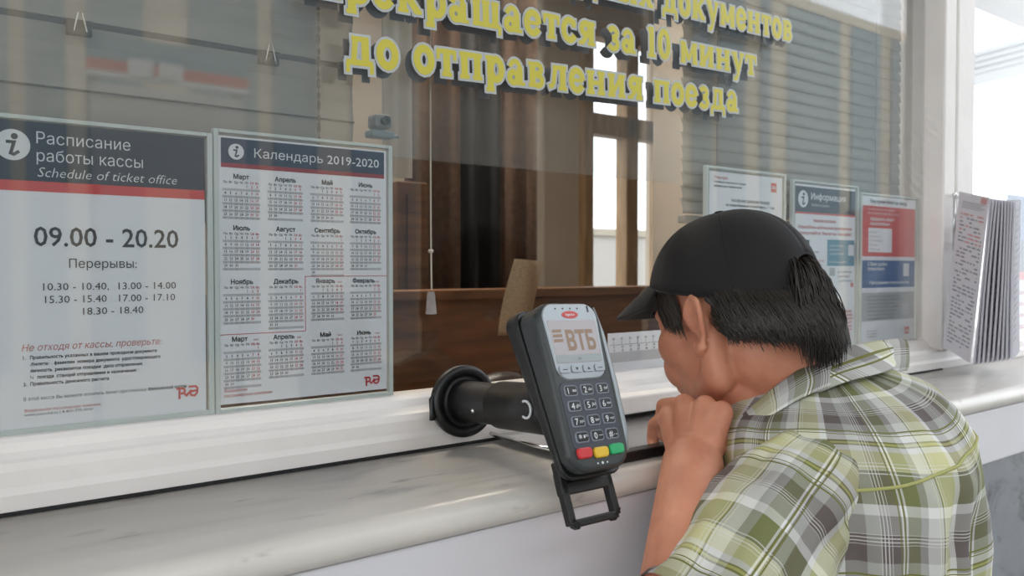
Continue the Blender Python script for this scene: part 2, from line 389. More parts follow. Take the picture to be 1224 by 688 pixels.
class Print:      # collects flat print by ink; u from the left, v from the top
    def __init__(s, t, X0, ztop, y=INFO_Y): s.t = t; s.X0 = X0; s.z = ztop; s.y = y; s.L = {}
    def g(s, ink, lay): return s.L.setdefault((ink, lay), MB())
    def rect(s, ink, u0, u1, v0, v1, lay=1): s.g(ink, lay if ink == 'band' else lay + len(s.L) * 1e-6 + 1e-6).quad(s.X0 + u0, s.X0 + u1, s.z - v1, s.z - v0, s.y - .00015 * lay)
    def text(s, ink, txt, u, v, cap, u1=None, align='L', bold=0, shear=0, lay=3, res=2):
        put_text(s.g(ink, lay), txt, s.X0 + u, s.z - v, cap / .728, s.y - .00015 * lay, align, bold, shear, width=None if u1 is None else (u1 - u if align == 'L' else abs(u1)), res=res)
    def circ(s, ink, u, v, r, lay=2): circle(s.g(ink, lay), s.X0 + u, s.z - v, r, s.y - .00015 * lay)
    def greek(s, ink, u0, u1, v, cap, words, bold=.02): s.text(ink, words, u0, v, cap, u1, bold=bold, res=1)
    def line(s, ink, pts, w, lay=3): stroke(s.g(ink, lay), [(s.X0 + a, s.z - b) for a, b in pts], w, s.y - .00015 * lay, 0, w / 2)
    def logo(s, u, v, h, ink='logo_red', lay=4): railway_logo(s.g(ink, lay), s.X0 + u, s.z - v, h, s.y - .00015 * lay)
    def done(s):
        nm = {1: 'colour_block', 2: 'emblem', 3: 'printed_text', 4: 'logo', 5: 'printed_text'}
        for (ink, lay), mb in s.L.items():
            k = nm[round(lay)] if isinstance(lay, int) or round(lay) != 2 else 'colour_block'
            o = part(mb.build(k, ink), s.t)
            if k == 'printed_text' or (ink == 'band' and len(mb.f) > 3): o['kind'] = 'stuff'
def info_icon(p, u, v, r, dark='navy'):
    p.circ('white_print', u, v, r)
    p.circ(dark, u + .1 * r, v - .55 * r, .2 * r, 3)
    p.line(dark, [(u - .28 * r, v - .18 * r), (u + .08 * r, v - .18 * r), (u - .12 * r, v + .55 * r), (u + .05 * r, v + .62 * r), (u + .28 * r, v + .45 * r)], .2 * r)

# --- schedule poster
PA = make_poster('schedule_poster', .086, CZ + .141, .209, .297, 'ticket office schedule poster reading 09.00 - 20.20 with navy header and red stripe')
p = Print(PA, .086, CZ + .141)
p.rect('navy', 0, .209, 0, .057); p.rect('red', 0, .209, .057, .067)
info_icon(p, .029, .0235, .0148)
p.text('white_print', 'Расписание', .049, .0205, .0118, .134, bold=-.006); p.text('white_print', 'работы кассы', .049, .0375, .0118, .146, bold=-.006)
p.text('white_print', 'Schedule of ticket office', .0495, .0525, .0098, .180, shear=.25, bold=-.01)
p.text('ink', '09.00 - 20.20', .0456, .1195, .0195, .181, bold=.012); p.text('ink', 'Перерывы:', .076, .141, .0092, .139)
p.text('ink', '10.30 - 10.40,  13.00 - 14.00', .053, .163, .0075, .178); p.text('ink', '15.30 - 15.40   17.00 - 17.10', .0545, .1755, .0075, .177); p.text('ink', '18.30 - 18.40', .088, .188, .0075, .145)
p.text('pinkred', 'Не отходя от кассы, проверьте:', .034, .2215, .0068, .163, shear=.25)
for i, (s, e) in enumerate((('Правильность указанных в вашем проездном документе', .158), ('(билете) - фамилии, номера документа, удостоверяющего', .1615), ('личность, реквизитов поездки (дата отправления,', .144), ('N° поезда, станций отправления и назначения)*.', .141), ('Правильность денежного расчета.', .112))):
    p.text('ink', s, .041, .2295 + i * .0064, .0034, e, bold=.018, res=1)
p.text('ink', '1.', .035, .2295, .0034, bold=.02, res=1); p.text('ink', '2.', .035, .2295 + 4 * .0064, .0034, bold=.02, res=1)
p.text('ink2', 'В этой кассе Вы можете оплатить билет при помощи', .035, .2695, .0035, .147, res=1); p.text('ink', 'банковской карты', .149, .2695, .0035, .188, bold=.02, res=1)
p.text('pinkred', 'Федеральная пассажирская компания', .0355, .2805, .003, .103, res=1); p.text('ink2', 'www.pass.rzd.ru | 8-800-775-0000', .0355, .2845, .003, .096, res=1)
p.logo(.178, .2795, .0105, 'red'); p.done()

# --- calendar
PB = make_poster('calendar_poster', .3095, CZ + .1455, .2095, .297, 'calendar poster for 2019-2020 with sixteen small month grids and navy header')
p = Print(PB, .3095, CZ + .1455)
p.rect('navy2', .0035, .2065, .002, .0295); p.rect('red2', .0035, .2065, .0295, .0345)
info_icon(p, .0205, .0165, .0088, 'navy2')
p.text('white_print', 'Календарь 2019-2020', .041, .0215, .0105, .199, bold=-.004)
import calendar
names = ['Январь', 'Февраль', 'Март', 'Апрель', 'Май', 'Июнь', 'Июль', 'Август', 'Сентябрь', 'Октябрь', 'Ноябрь', 'Декабрь']
cu = [.005, .0565, .1085, .1595]; rv = [.0465, .1035, .1635, .2275]; cw = .042
for k in range(16):
    y_, m_ = (2019, 3 + k) if k < 10 else (2020, k - 9)
    u0 = cu[k % 4]; v0 = rv[k // 4]
    p.text('ink', names[m_ - 1], u0 + cw / 2 - (.003 if k > 9 else 0), v0, .0052, None, 'C', bold=.03)
    if k > 9: p.text('pinkred', '2020', u0 + cw * .80, v0, .0022, None, 'L', bold=.02, res=1)
    for j, s in enumerate(('Пн', 'Вт', 'Ср', 'Чт', 'Пт', 'Сб', 'Вс')):
        p.text('ink' if j < 5 else 'logo_red', s, u0 + (j + .5) * cw / 7, v0 + .0052, .0025, None, 'C', bold=.02, res=1)
    for r_, wk in enumerate(calendar.monthcalendar(y_, m_)):
        vb = v0 + .0096 + r_ * .0078
        p.rect('band', u0 - .0004, u0 + cw + .0004, vb + .0012, vb + .0040)
        for j, dnum in enumerate(wk):
            if dnum:
                p.text('ink' if j < 5 else 'logo_red', str(dnum), u0 + (j + .5) * cw / 7, vb, .0030, None, 'C', bold=.02, res=1)
                p.text('ink2' if j < 5 else 'pinkred', str(dnum), u0 + (j + .5) * cw / 7, vb + .0037, .0020, None, 'C', bold=.0, res=1, lay=5)
p.line('logo_red', [(.0, .2195), (.101, .2195), (.101, .1555), (.2095, .1555)], .0007)
p.text('pinkred', 'Федеральная', .005, .2835, .0035, .031, bold=.01, res=1); p.text('pinkred', 'пассажирская компания', .005, .289, .0035, .060, bold=.01, res=1)
p.logo(.178, .2895, .0098); p.done()

# --- right group: two white sheets, information board, red and blue leaflet
Z3 = CZ + .166
PC = make_poster('notice_sheet', 1.145, Z3, .21, .297, 'white typed notice sheet in the holder directly above the cap')
p = Print(PC, 1.145, Z3)
p.rect('red', .175, .192, .010, .027); p.text('white_print', 'ржд', .1775, .0205, .006, .1895, bold=.02)
p.text('pinkred', 'Утверждаю', .012, .012, .005, .05, bold=.02, res=1)
p.greek('ink', .012, .10, .019, .0035, 'Начальник вокзальной станции'); p.greek('ink', .012, .09, .026, .0035, 'дирекции перевозок')
p.greek('ink', .06, .17, .050, .0045, 'РАСПИСАНИЕ ДВИЖЕНИЯ ПОЕЗДОВ'); p.greek('ink', .045, .185, .058, .0045, 'по станции отправления на летний период 2019 года')
for i in range(17):
    for a, b in ((.012, .05), (.08, .125), (.15, .195)):
        p.text('ink2', random.choice(['Отправление', 'Прибытие', 'Пассажирский', 'Ежедневно']), a, .078 + i * .0125, .004, b - random.random() * .012, res=1)
p.done()
ZI = CZ + .160
PD = make_poster('information_poster', 1.397, ZI, .211, .315, 'information poster with slate header, teal block and round exclamation mark')
p = Print(PD, 1.397, ZI)
p.rect('navy', 0, .211, .004, .053); p.rect('red', 0, .211, .053, .0565)
info_icon(p, .026, .028, .0165)
p.text('white_print', 'Информация', .052, .0275, .0125, .175, bold=.02); p.text('white_print', 'Information', .054, .0405, .006, .115, shear=.2)
p.text('pinkred', 'Уважаемые пассажиры!', .06, .071, .0065, .14, bold=.03, res=1)
p.text('pinkred', 'Пользуйтесь мобильным приложением', .010, .084, .0062, .198, bold=.03, res=1); p.text('pinkred', 'покупайте билеты онлайн', .014, .0955, .0062, .195, bold=.03, res=1)
p.rect('red', .004, .026, .106, .116); p.rect('navy', .026, .048, .106, .116); p.text('white_print', 'РЖД', .006, .1145, .006, .023, bold=.02)
p.rect('teal', .110, .209, .104, .156)
for i, e in enumerate((.165, .155, .168)): p.text('white_print', 'Скачайте приложение', .117, .118 + i * .008, .005, e, res=1)
p.text('white_print', 'Железные дороги', .117, .150, .004, .18, res=1); p.rect('white_print', .186, .207, .113, .135, 2)
for i, (a, b, k) in enumerate(((.004, .08, 'ink2'), (.004, .07, 'ink2'), (.03, .10, 'pinkred'), (.004, .09, 'ink2'), (.03, .07, 'ink2'), (.03, .065, 'ink2'))): p.text(k, 'Оформляйте билет на сайте', a, .131 + i * .0085, .0045, b, res=1, bold=.01)
for i, (a, b, k) in enumerate(((.147, .20, 'ink2'), (.147, .19, 'ink2'), (.150, .203, 'teal'))): p.text(k, 'дополнительно', a, .170 + i * .009, .0045, b, res=1, bold=.01)
p.rect('grey_print', .118, .138, .160, .176); p.rect('grey_print', .074, .09, .166, .182)
p.rect('pinkred', .095, .107, .190, .199); p.rect('pinkred', .196, .207, .190, .199)
p.rect('red', .0, .107, .202, .312)
for i in range(5): p.text('white_print', random.choice(['Касса', 'Справка', 'Внимание']), .055, .222 + i * .018, .007, .10 - .004 * i, bold=.02, res=1)
p.circ('red', .129, .222, .0165); p.circ('paper', .129, .222, .0125, 3)
p.line('red', [(.129, .213), (.129, .224)], .005, 4); p.line('red', [(.129, .2285), (.129, .230)], .005, 4)
for i in range(9): p.text('pinkred', random.choice(['Уважаемые пассажиры', 'соблюдайте правила', 'проезда в поездах']), .112 + random.random() * .01, .250 + i * .0075, .0052, .205 - random.random() * .012, bold=.03, res=1)
p.done()
ZE = CZ + .150
PE = make_poster('leaflet_poster', 1.636, ZE, .222, .315, 'leaflet poster with red top panel, blue middle panel and grey foot')
p = Print(PE, 1.636, ZE)
p.text('ink', 'Вам нужен билет на поезд?', .03, .013, .007, .185, bold=.03, res=1)
p.rect('red', .0, .220, .020, .126)
p.text('white_print', 'Купить билет на сайте', .02, .029, .005, .13, res=1); p.text('white_print', 'электронный билет пассажира', .02, .037, .005, .15, res=1)
p.text('white_print', 'Оформить билет', .03, .050, .0068, .13, bold=.03, res=1); p.text('white_print', 'самостоятельно', .03, .060, .0068, .11, bold=.03, res=1)
p.rect('paper', .024, .120, .066, .117, 2)
for i in range(5): p.text('ink2', 'Поезда', .03, .076 + i * .009, .003, .06 + .01 * (i % 3), res=1)
p.rect('blue', .0, .220, .134, .192)
p.text('white_print', 'С Вами удобно', .022, .145, .0068, .10, bold=.03, res=1); p.text('white_print', 'путешествовать', .022, .155, .0068, .09, bold=.03, res=1)
p.text('white_print', 'Программа лояльности', .03, .184, .006, .195, bold=.03, res=1); p.rect('white_print', .170, .195, .140, .168, 2)
p.rect('grey_print', .0, .220, .202, .262)
for i in range(7): p.text('ink2', random.choice(['Правила перевозок пассажиров', 'багажа и грузобагажа', 'железнодорожным транспортом']), .022, .212 + i * .0078, .0045, .12 + random.random() * .07, res=1)
p.rect('band', .165, .195, .226, .252, 2)
for i in range(3): p.text('ink2', 'компания', .02, .284 + i * .006, .0035, .06, res=1)
p.rect('red', .178, .199, .280, .295); p.text('white_print', 'ржд', .180, .2905, .007, .197, bold=.02, lay=3)
p.done()
# --- timetable strip standing behind the glass above the pass-through
PT = make_poster('fare_table_sheet', .905, RAIL + .061, .222, .059, 'narrow white and pale blue fare table strip at the foot of the glass')
p = Print(PT, .905, RAIL + .061)
p.rect('band', 0, .222, .030, .046)
for i in range(12):
    p.text('ink2', str(i * 5 + 10), .01 + i * .0178, .011, .004, None, 'L', bold=.02, res=1); p.line('ink2', [(.012 + i * .0178, .013), (.012 + i * .0178, .017)], .0008)
    p.text('ink', '%d' % (3 + i * 7 % 90), .012 + i * .0178, .0235, .0036, None, 'L', bold=.02, res=1); p.text('ink', '%d' % (4 + i * 11 % 90), .012 + i * .0178, .029, .0036, None, 'L', bold=.02, res=1)
p.line('ink2', [(.004, .0185), (.219, .0185)], .0006); p.done()

# --- clear acrylic holders on the glass
def holder(x0, x1, z0, z1, label, e=.006, y0=.006, y1=.016):
    t = empty('sign_holder', ((x0 + x1) / 2, .011, z0), label, 'holder', 'acrylic sign holders on the glass')
    part(MB().box(x0, x1, y0, y0 + .0015, z0, z1).build('clear_plate', 'plastic'), t)
    for (a, b, c, d) in ((x0, x0 + e, z0, z1), (x1 - e, x1, z0, z1), (x0 + e, x1 - e, z0, z0 + e), (x0 + e, x1 - e, z1 - e * .7, z1)):
        part(MB().box(a, b, y0 + .0016, y1, c, d).build('edge_strip', 'holder_edge', bevel=.0008), t)
holder(.078, .3035, RAIL + .001, CZ + .1465, 'clear pale-edged holder around the schedule poster at the left')
holder(.3045, .527, RAIL + .001, CZ + .1525, 'clear pale-edged holder around the calendar poster', e=.0055)
holder(1.135, 1.365, RAIL + .006, CZ + .1745, 'clear holder around the white typed notice above the cap')
holder(1.387, 1.618, RAIL + .001, CZ + .167, 'clear holder around the information poster with teal block', e=.005)
holder(1.628, 1.868, RAIL + .001, CZ + .156, 'clear holder around the red and blue leaflet poster by the post', e=.005)

# --- railway poster in the second window
t = make_poster('travel_poster', 2.33, CZ + .19, .42, .50, 'blue travel poster with dark band and red line in the window past the post', y=.008)
p = Print(t, 2.33, CZ + .19, .008); p.rect('blue', 0, .42, 0, .19); p.rect('navy2', 0, .42, .12, .20, 2); p.rect('red', 0, .42, .20, .222)
for i in range(6): p.text('pinkred', 'Путешествуйте поездом', .02, .26 + i * .03, .012, .3, bold=.03, res=1)
p.done()

# ================================================================= YELLOW LETTERING ON THE GLASS
V = .30; Hh = .19
def stem(x, top=1, bot=0, l=.25, r=.25): return [('L', x, bot, x, top, V), ('L', x - l, bot + .08, x + r, bot + .08, .15), ('L', x - l, top - .08, x + r, top - .08, .15)]
def E(cx, cy, rx, ry, a0=0, a1=360, w=.27): return [('E', cx, cy, rx, ry, a0, a1, w)]
def Ln(*a): return [('L',) + a]
G = {
 'п': (1.28, stem(.3) + stem(.98) + Ln(.1, .9, 1.18, .9, .2)), 'р': (1.1, stem(.3, 1, -.36, .25, .2) + E(.62, .5, .30, .38)),
 'е': (1.0, E(.5, .5, .36, .40, 8, 325) + Ln(.2, .5, .85, .5, .16)), 'к': (1.2, stem(.3) + Ln(.45, .5, .92, .9, .2) + Ln(.5, .6, .98, .08, .28) + Ln(.75, .92, 1.1, .92, .15) + Ln(.8, .08, 1.18, .08, .15)),
 'а': (1.08, E(.38, .29, .22, .2, 0, 360, .24) + Ln(.74, .0, .74, .7, .28) + E(.48, .66, .27, .25, -10, 165, .2) + Ln(.72, .07, 1.04, .07, .14)),
 'щ': (1.62, stem(.26, l=.2, r=.2) + stem(.76, l=.2, r=.2) + stem(1.26, l=.2, r=.2) + Ln(.1, .09, 1.5, .09, .18) + Ln(1.5, .12, 1.5, -.24, .15)),
 'т': (1.02, stem(.51) + Ln(.04, .9, .98, .9, .18) + Ln(.09, .95, .09, .6, .14) + Ln(.93, .95, .93, .6, .14)), 'с': (.95, E(.5, .5, .36, .40, 35, 325) + Ln(.82, .95, .82, .62, .13)),
 'я': (1.18, stem(.85) + E(.5, .68, .26, .22) + Ln(.62, .45, .25, .08, .22) + Ln(.02, .08, .4, .08, .15)), 'з': (.88, E(.42, .73, .25, .19, -90, 150, .24) + E(.42, .27, .29, .2, -150, 90, .24)),
 '1': (.75, Ln(.4, 0, .4, 1.35, .3) + Ln(.12, .08, .68, .08, .16) + Ln(.15, 1.18, .4, 1.3, .15)), '0': (1.0, E(.5, .68, .33, .56)),
 'м': (1.42, stem(.26, l=.22, r=.16) + stem(1.16, l=.16, r=.22) + Ln(.33, .92, .70, .18, .22) + Ln(.70, .18, 1.1, .92, .18)), 'и': (1.3, stem(.3) + stem(1.0) + Ln(.35, .12, .95, .88, .2)),
 'н': (1.3, stem(.3) + stem(1.0) + Ln(.3, .5, 1.0, .5, .19)), 'у': (1.15, Ln(.24, .92, .62, .12, .28) + Ln(.95, .92, .45, -.3, .18) + Ln(.02, .92, .48, .92, .15) + Ln(.75, .92, 1.12, .92, .15) + Ln(.47, -.3, .2, -.28, .2)),
 'д': (1.28, Ln(.36, .1, .46, .9, .2) + Ln(.88, .1, .88, .9, .28) + Ln(.3, .9, 1.05, .9, .18) + Ln(.06, .1, 1.2, .1, .2) + Ln(.11, .1, .11, -.25, .15) + Ln(1.15, .1, 1.15, -.25, .15)),
 'о': (1.0, E(.5, .5, .35, .40, 0, 360, .28)), 'в': (1.08, stem(.3) + E(.58, .73, .24, .18, -95, 95, .22) + E(.6, .28, .27, .2, -95, 95, .22) + Ln(.3, .51, .6, .51, .13) + Ln(.3, .92, .6, .92, .14) + Ln(.3, .08, .62, .08, .14)),
 'л': (1.25, Ln(.5, .9, .36, .2, .2) + Ln(.38, .2, .1, .1, .2) + stem(.95) + Ln(.35, .9, 1.05, .9, .18)), 'ы': (1.5, stem(.3) + E(.58, .3, .24, .2, -95, 95, .22) + Ln(.3, .52, .6, .52, .14) + Ln(.3, .08, .6, .08, .14) + stem(1.2)),
 'х': (1.15, Ln(.25, .92, .9, .08, .28) + Ln(.9, .92, .25, .08, .18) + Ln(.02, .92, .48, .92, .15) + Ln(.7, .92, 1.12, .92, .15) + Ln(.02, .08, .45, .08, .15) + Ln(.68, .08, 1.14, .08, .15)),
 'О': (1.35, E(.66, .68, .48, .55)), 'ф': (1.5, E(.75, .5, .5, .38) + Ln(.75, -.35, .75, 1.3, .26) + Ln(.5, -.3, 1, -.3, .15)), 'й': (1.3, stem(.3) + stem(1.0) + Ln(.35, .12, .95, .88, .2) + E(.65, 1.25, .22, .1, 180, 360, .12)),
}
def glyph_mesh(mb, ch, x, z, hx, hz, tilt, org):
    X = Matrix.Translation((org[0], 0, org[1])) @ Matrix.Rotation(-tilt, 4, 'Y') @ Matrix.Translation((-org[0], 0, -org[1]))
    for (lay, grow, y, dz, dx) in ((2, .17, .013, -.0045, -.001), (1, .17, -.0012, 0, 0), (0, 0, -.0016, 0, 0)):  # the dark offset layer paints a shadow behind each letter
        for s in G[ch][1]:
            if s[0] == 'L': pts = [(s[1], s[2]), (s[3], s[4])]; w_ = s[5]
            else:
                n = 16 if s[6] - s[5] > 200 else 9
                pts = [(s[1] + s[3] * math.cos(R(s[5] + (s[6] - s[5]) * i / n)), s[2] + s[4] * math.sin(R(s[5] + (s[6] - s[5]) * i / n))) for i in range(n + 1)]; w_ = s[7]
            ww = (w_ + grow) * hz
            pts = [(x + a * hx + dx, z + b * hz + dz) for a, b in pts]
            ext = grow / 2 * hz if s[0] == 'L' else .06 * hz
            stroke(mb, pts, ww, y, lay, ext, X)
def lettering(txt, x0, x1, z0, z1, hz, label):
    adv = sum(G[c][0] + .10 if c != ' ' else .62 for c in txt)
    hx = (x1 - x0) / adv; tilt = math.atan2(z1 - z0, x1 - x0); x = x0
    t = empty('window_lettering', ((x0 + x1) / 2, 0, z0), label, 'lettering', 'yellow lettering on the window')
    for c in txt:
        if c == ' ': x += .62 * hx; continue
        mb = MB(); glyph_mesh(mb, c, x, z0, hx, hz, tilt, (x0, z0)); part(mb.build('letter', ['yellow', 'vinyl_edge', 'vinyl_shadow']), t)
        x += (G[c][0] + .10) * hx
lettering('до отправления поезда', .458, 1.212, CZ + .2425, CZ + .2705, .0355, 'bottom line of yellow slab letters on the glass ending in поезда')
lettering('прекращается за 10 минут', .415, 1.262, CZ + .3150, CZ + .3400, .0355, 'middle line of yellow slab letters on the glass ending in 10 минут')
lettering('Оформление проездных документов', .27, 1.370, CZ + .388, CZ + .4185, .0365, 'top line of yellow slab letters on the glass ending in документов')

# ================================================================= BLINDS
def slat_mesh(x0, x1, wd, tilt, curve=.0025, n=4, th=.0004):
    mb = MB(); vs = []
    for x in (x0, x1):
        for i in range(n + 1):
            a = -wd / 2 + wd * i / n; c = curve * (1 - (2 * i / n - 1) ** 2)
            y = a * math.sin(tilt) - c * math.cos(tilt); z = a * math.cos(tilt) + c * math.sin(tilt)
            vs.append((x, y, z))
    k = n + 1
    for i in range(n + 1): pass
    mb.add(vs, [(i, k + i, k + i + 1, i + 1) for i in range(n)])
    return mb
t = empty('venetian_blind', (1.5, .055, CZ + .10), 'half-lowered grey beige slatted blind behind the right side of the window', 'blind')
first = None; zb = CZ + .108; i = 0
while zb + i * .0232 < 2.20:
    if first is None:
        first = slat_mesh(1.125, XP - .005, .0275, R(14)).build('slat', 'slat2', smooth=True); first.parent = t; o = first
        first.modifiers.new('s', 'SOLIDIFY').thickness = .0005
    else:
        o = first.copy(); C.objects.link(o); o.parent = t
    o.location = (-1.5, 0, zb + i * .0232 - t.location.z); i += 1
part(MB().box(1.125, XP - .005, .047, .063, zb - .03, zb - .016).build('bottom_bar', 'slat2', bevel=.002), t)
for x in (1.21, 1.75): part(MB().tube([(x, .046, zb - .02), (x, .046, 2.2)], .0008, 6).build('ladder_cord', 'ink2'), t)
part(MB().box(1.12, XP - .003, .03, .08, 2.16, 2.2).build('head_rail', 'slat2', bevel=.003), t)

t = empty('wide_slat_blind', (-.4, .06, CZ + .05), 'closed wide-slat taupe blind behind the left side of the window', 'blind')
zl = [CZ + .05 + .0655 * k for k in range(11)]; base = CZ + .186
first = None; XR = .500
for k in range(-2, 9):
    z0 = base + k * .0672 + (.006 if k >= 1 else 0); hgt = .0662 
    if first is None:
        mb = MB(); mb.add([(x, .0, z) if s == 0 else (x, .003, z) for x in (-1.5, XR) for s, z in ((0, 0), (1, hgt * .35), (1, hgt * .7), (0, hgt), )], [(0, 4, 5, 1), (1, 5, 6, 2), (2, 6, 7, 3)])
        first = mb.build('slat', 'slat'); q = first.modifiers.new('s', 'SOLIDIFY'); q.thickness = .0012; first.parent = t; o = first
    else: o = first.copy(); C.objects.link(o); o.parent = t
    o.location = (.4, 0, z0 - t.location.z)
zr = base + .0672
part(MB().box(-1.5, XR, .0575, .0590, base - .0012, base + .0008).build('dark_gap_strip', 'batten'), t)  # added dark strip that paints the gap between two slats black
part(MB().box(-1.5, XR, .061, .069, zr - .001, zr + .0058).build('batten', 'batten'), t)
for px in (95, 322):
    q = at_y(px, 15 if px < 100 else 47, .05)
    part(MB().box(q.x - .012, q.x + .012, .049, .058, zr - .012, zr + .004).build('clip', 'batten', bevel=.001), t)
    for s in (-1, 1): part(MB().tube([(q.x + s * .006, .046, zr - .009), (q.x + s * .002, .046, zr + .010)], .0009, 6).build('wire', 'chrome'), t)
q = at_y(380, 60, .05)
ch = MB()
for k in range(60): ch.box(q.x - .0016, q.x + .0016, .047, .050, CZ + .10 + k * .0135, CZ + .10 + k * .0135 + (.011 if k % 2 else .007))
ch.tube([(q.x, .0485, CZ + .08), (q.x, .0485, 2.2)], .0009, 6)
part(tag(ch.build('bead_chain', 'black'), kind='stuff'), t)

# cord with a clear tassel
q = at_y(515, 300, .04); q2 = at_y(517, 346, .04); q3 = at_y(519, 375, .04)
t = empty('blind_cord', (q.x, .04, q3.z), 'thin blind pull cord with a clear tapered tassel hanging behind the glass', 'cord')
part(MB().tube([(q.x, .04, 2.2), (q.x, .04, q.z + .04), (q.x + .001, .04, q2.z)], .0012, 6).build('cord', 'cream'), t)
part(MB().ell((q.x, .04, q.z), (.004, .004, .003), n=8, k=6).build('knot', 'cream', smooth=True), t)
part(MB().lathe([(.001, .030), (.0045, .030), (.0055, .026), (.0078, .001), (.007, 0), (.001, 0)], Matrix.Translation((q.x, .04, q3.z)), 8).build('tassel', 'sleeve_plastic'), t)

# ================================================================= INSIDE THE BOOTH
def pl(name, x0, x1, z0, z1, y, m, amp=.012, waves=9, th=.0):
    mb = MB(); n = waves * 8; vs = []
    for i in range(n + 1):
        x = x0 + (x1 - x0) * i / n; a = amp * math.sin(2 * math.pi * waves * i / n) + amp * .4 * math.sin(2 * math.pi * waves * .37 * i / n)
        vs += [(x, y + a, z0), (x, y + a, z1)]
    mb.add(vs, [(2 * i, 2 * i + 2, 2 * i + 3, 2 * i + 1) for i in range(n)])
    o = mb.build(name, m, smooth=True); o.modifiers.new('s', 'SOLIDIFY').thickness = .002; return o
def xz(px, py, y): q = at_y(px, py, y); return q.x, q.z
a = xz(458, 100, .22)[0]; b = xz(492, 100, .22)[0]
tag(pl('cream_curtain', a, b, CZ + .14, 2.2, .22, 'cream', .004, 2), 'narrow bright cream curtain strip hanging between the left blind and the brown curtain', 'curtain')
for (p0, p1, m_, y_, lb) in ((484, 548, 'curtain', .95, 'brown curtain panel just right of the cream strip'), (548, 596, 'curtain2', 1.05, 'black curtain panel between two brown curtain panels'), (594, 640, 'curtain', 1.15, 'dark brown curtain panel beside the pale back wall')):
    a = xz(p0, 100, y_)[0]; b = xz(p1, 100, y_)[0]
    tag(pl('curtain', a, b, .9, 2.75, y_, m_, .02, max(2, int((b - a) / .07))), lb, 'curtain', 'curtains inside the booth')
# desk, cabinet, device, receipt strip, camera
t = empty('booth_desk', (.9, .7, 0), 'brown wooden desk seen dimly inside the booth', 'desk')
part(MB().box(-.9, 2.4, .10, .55, MT - .02, MT + .0).build('desk_top', 'wood', bevel=.004), t)
part(MB().box(-.9, 2.4, .50, .53, 0, MT + .16).build('back_panel', 'wood'), t)
part(MB().box(-.9, 2.4, .47, .56, MT + .16, MT + .18).build('shelf', 'wood', bevel=.003), t)
for x in (-.9, .7, 2.37): part(MB().box(x, x + .03, .12, .5, 0, MT - .02).build('side_panel', 'wood'), t)
t = empty('tall_cabinet', (.75, .75, 0), 'brown wooden cabinet standing behind the desk left of the curtains', 'cabinet')
a = xz(476, 300, .68)[0]; b = xz(512, 300, .68)[0]
part(MB().box(a, b, .68, .9, 0, CZ + .19).build('body', 'wood', bevel=.004), t)
part(MB().box(a + .02, b - .02, .672, .68, 1.2, CZ + .16).build('door', 'wood'), t); adopt(t)
q = at_y(600, 441, .14)
t = empty('customer_display', (q.x, .14, MT), 'small black device with a blue lit display behind the glass', 'device')
dd = MB(); dd.ell((q.x, .14, MT + .030), (.055, .035, .030), n=24, k=10)
part(dd.build('housing', 'black', smooth=True), t)
part(MB().box(q.x - .022, q.x + .022, .100, .104, MT + .031, MT + .044).build('display', mat('blue_display', (.01, .015, .06), .2, emit=((.05, .08, .5), .35))), t)
mb = MB(); vs = []
for i in range(13):
    s_ = i / 12; bow = 6 * math.sin(s_ * 2.2)
    vs += [at_y(615 - 15 * s_ - bow, 309 + 92 * s_, .30 + .02 * s_), at_y(650 - 14 * s_ - bow * .7, 312 + 88 * s_, .32 + .015 * s_)]
mb.add(vs, [(2 * i, 2 * i + 1, 2 * i + 3, 2 * i + 2) for i in range(12)])
o = mb.build('ticket_strip', mat('tan_paper', (.42, .30, .18), .6, col2=(.30, .21, .12), nscale=120, stretch=(1, 1, 4)), smooth=True); o.modifiers.new('s', 'SOLIDIFY').thickness = .0006
tag(o, 'curled tan ticket strip hanging inside the booth above the display', 'ticket')
q = at_y(455, 158, .045)
t = empty('booth_camera', (q.x, .045, q.z), 'small dark camera clipped inside the glass above the calendar corner', 'camera')
part(MB().box(q.x - .012, q.x + .012, .035, .06, q.z + .004, q.z + .022).build('body', 'canopy', bevel=.004), t)
part(MB().lathe([(.006, 0), (.006, .006), (.003, .006), (.0001, .005)], Matrix.Translation((q.x, .035, q.z + .013)) @ Matrix.Rotation(R(90), 4, 'X'), 16).build('lens', 'black'), t)
part(MB().box(q.x - .018, q.x + .016, .035, .055, q.z - .008, q.z + .001).box(q.x + .012, q.x + .026, .04, .046, q.z - .006, q.z - .002).build('bracket', 'facade_glass', bevel=.002), t)
t = empty('booth_fill_lamp', (.9, 1.0, 2.76), 'unseen white strip lamp added to brighten the booth', 'lamp')  # added fill light, lifts the dark booth interior
part(MB().box(.3, 1.5, .9, 1.05, 2.76, 2.8).build('housing', 'white_paint'), t)
part(MB().box(.32, 1.48, .91, 1.04, 2.752, 2.76).build('diffuser', mat('fill_lamp_glow', (.8, .8, .8), .5, emit=((1, .90, .76), 30))), t)

# ================================================================= OUTSIDE, BEHIND THE BOOTH AND PAST THE POST
t = empty('brick_wall', (5, 8, 0), 'pale brick wall beyond the back window of the booth', 'wall')
part(MB().box(1, 14, 8, 8.3, 0, 1.95).build('wall_body', mat('pale_brick', (.60, .56, .52), .9, nz=.1)), t); part(MB().box(1, 14, 7.95, 8.35, 1.95, 2.05).build('coping', 'facade'), t)
pA = at_d(1110, 104, 17); pB = at_d(1330, 50, 13.0)
t = empty('platform_canopy', (pA + pB) / 2, 'grey ribbed canopy roof far outside past the white post', 'canopy')
d = (pB - pA).normalized(); X = Matrix.Translation(pA) @ Matrix((d, Vector((0, 0, 1)).cross(d).normalized(), d.cross(Vector((0, 0, 1)).cross(d).normalized()))).transposed().to_4x4()
L_ = (pB - pA).length
part(MB().box(-1, L_ + 3, 0, .8, 0, .45, X=X).build('roof_slab', 'canopy'), t)
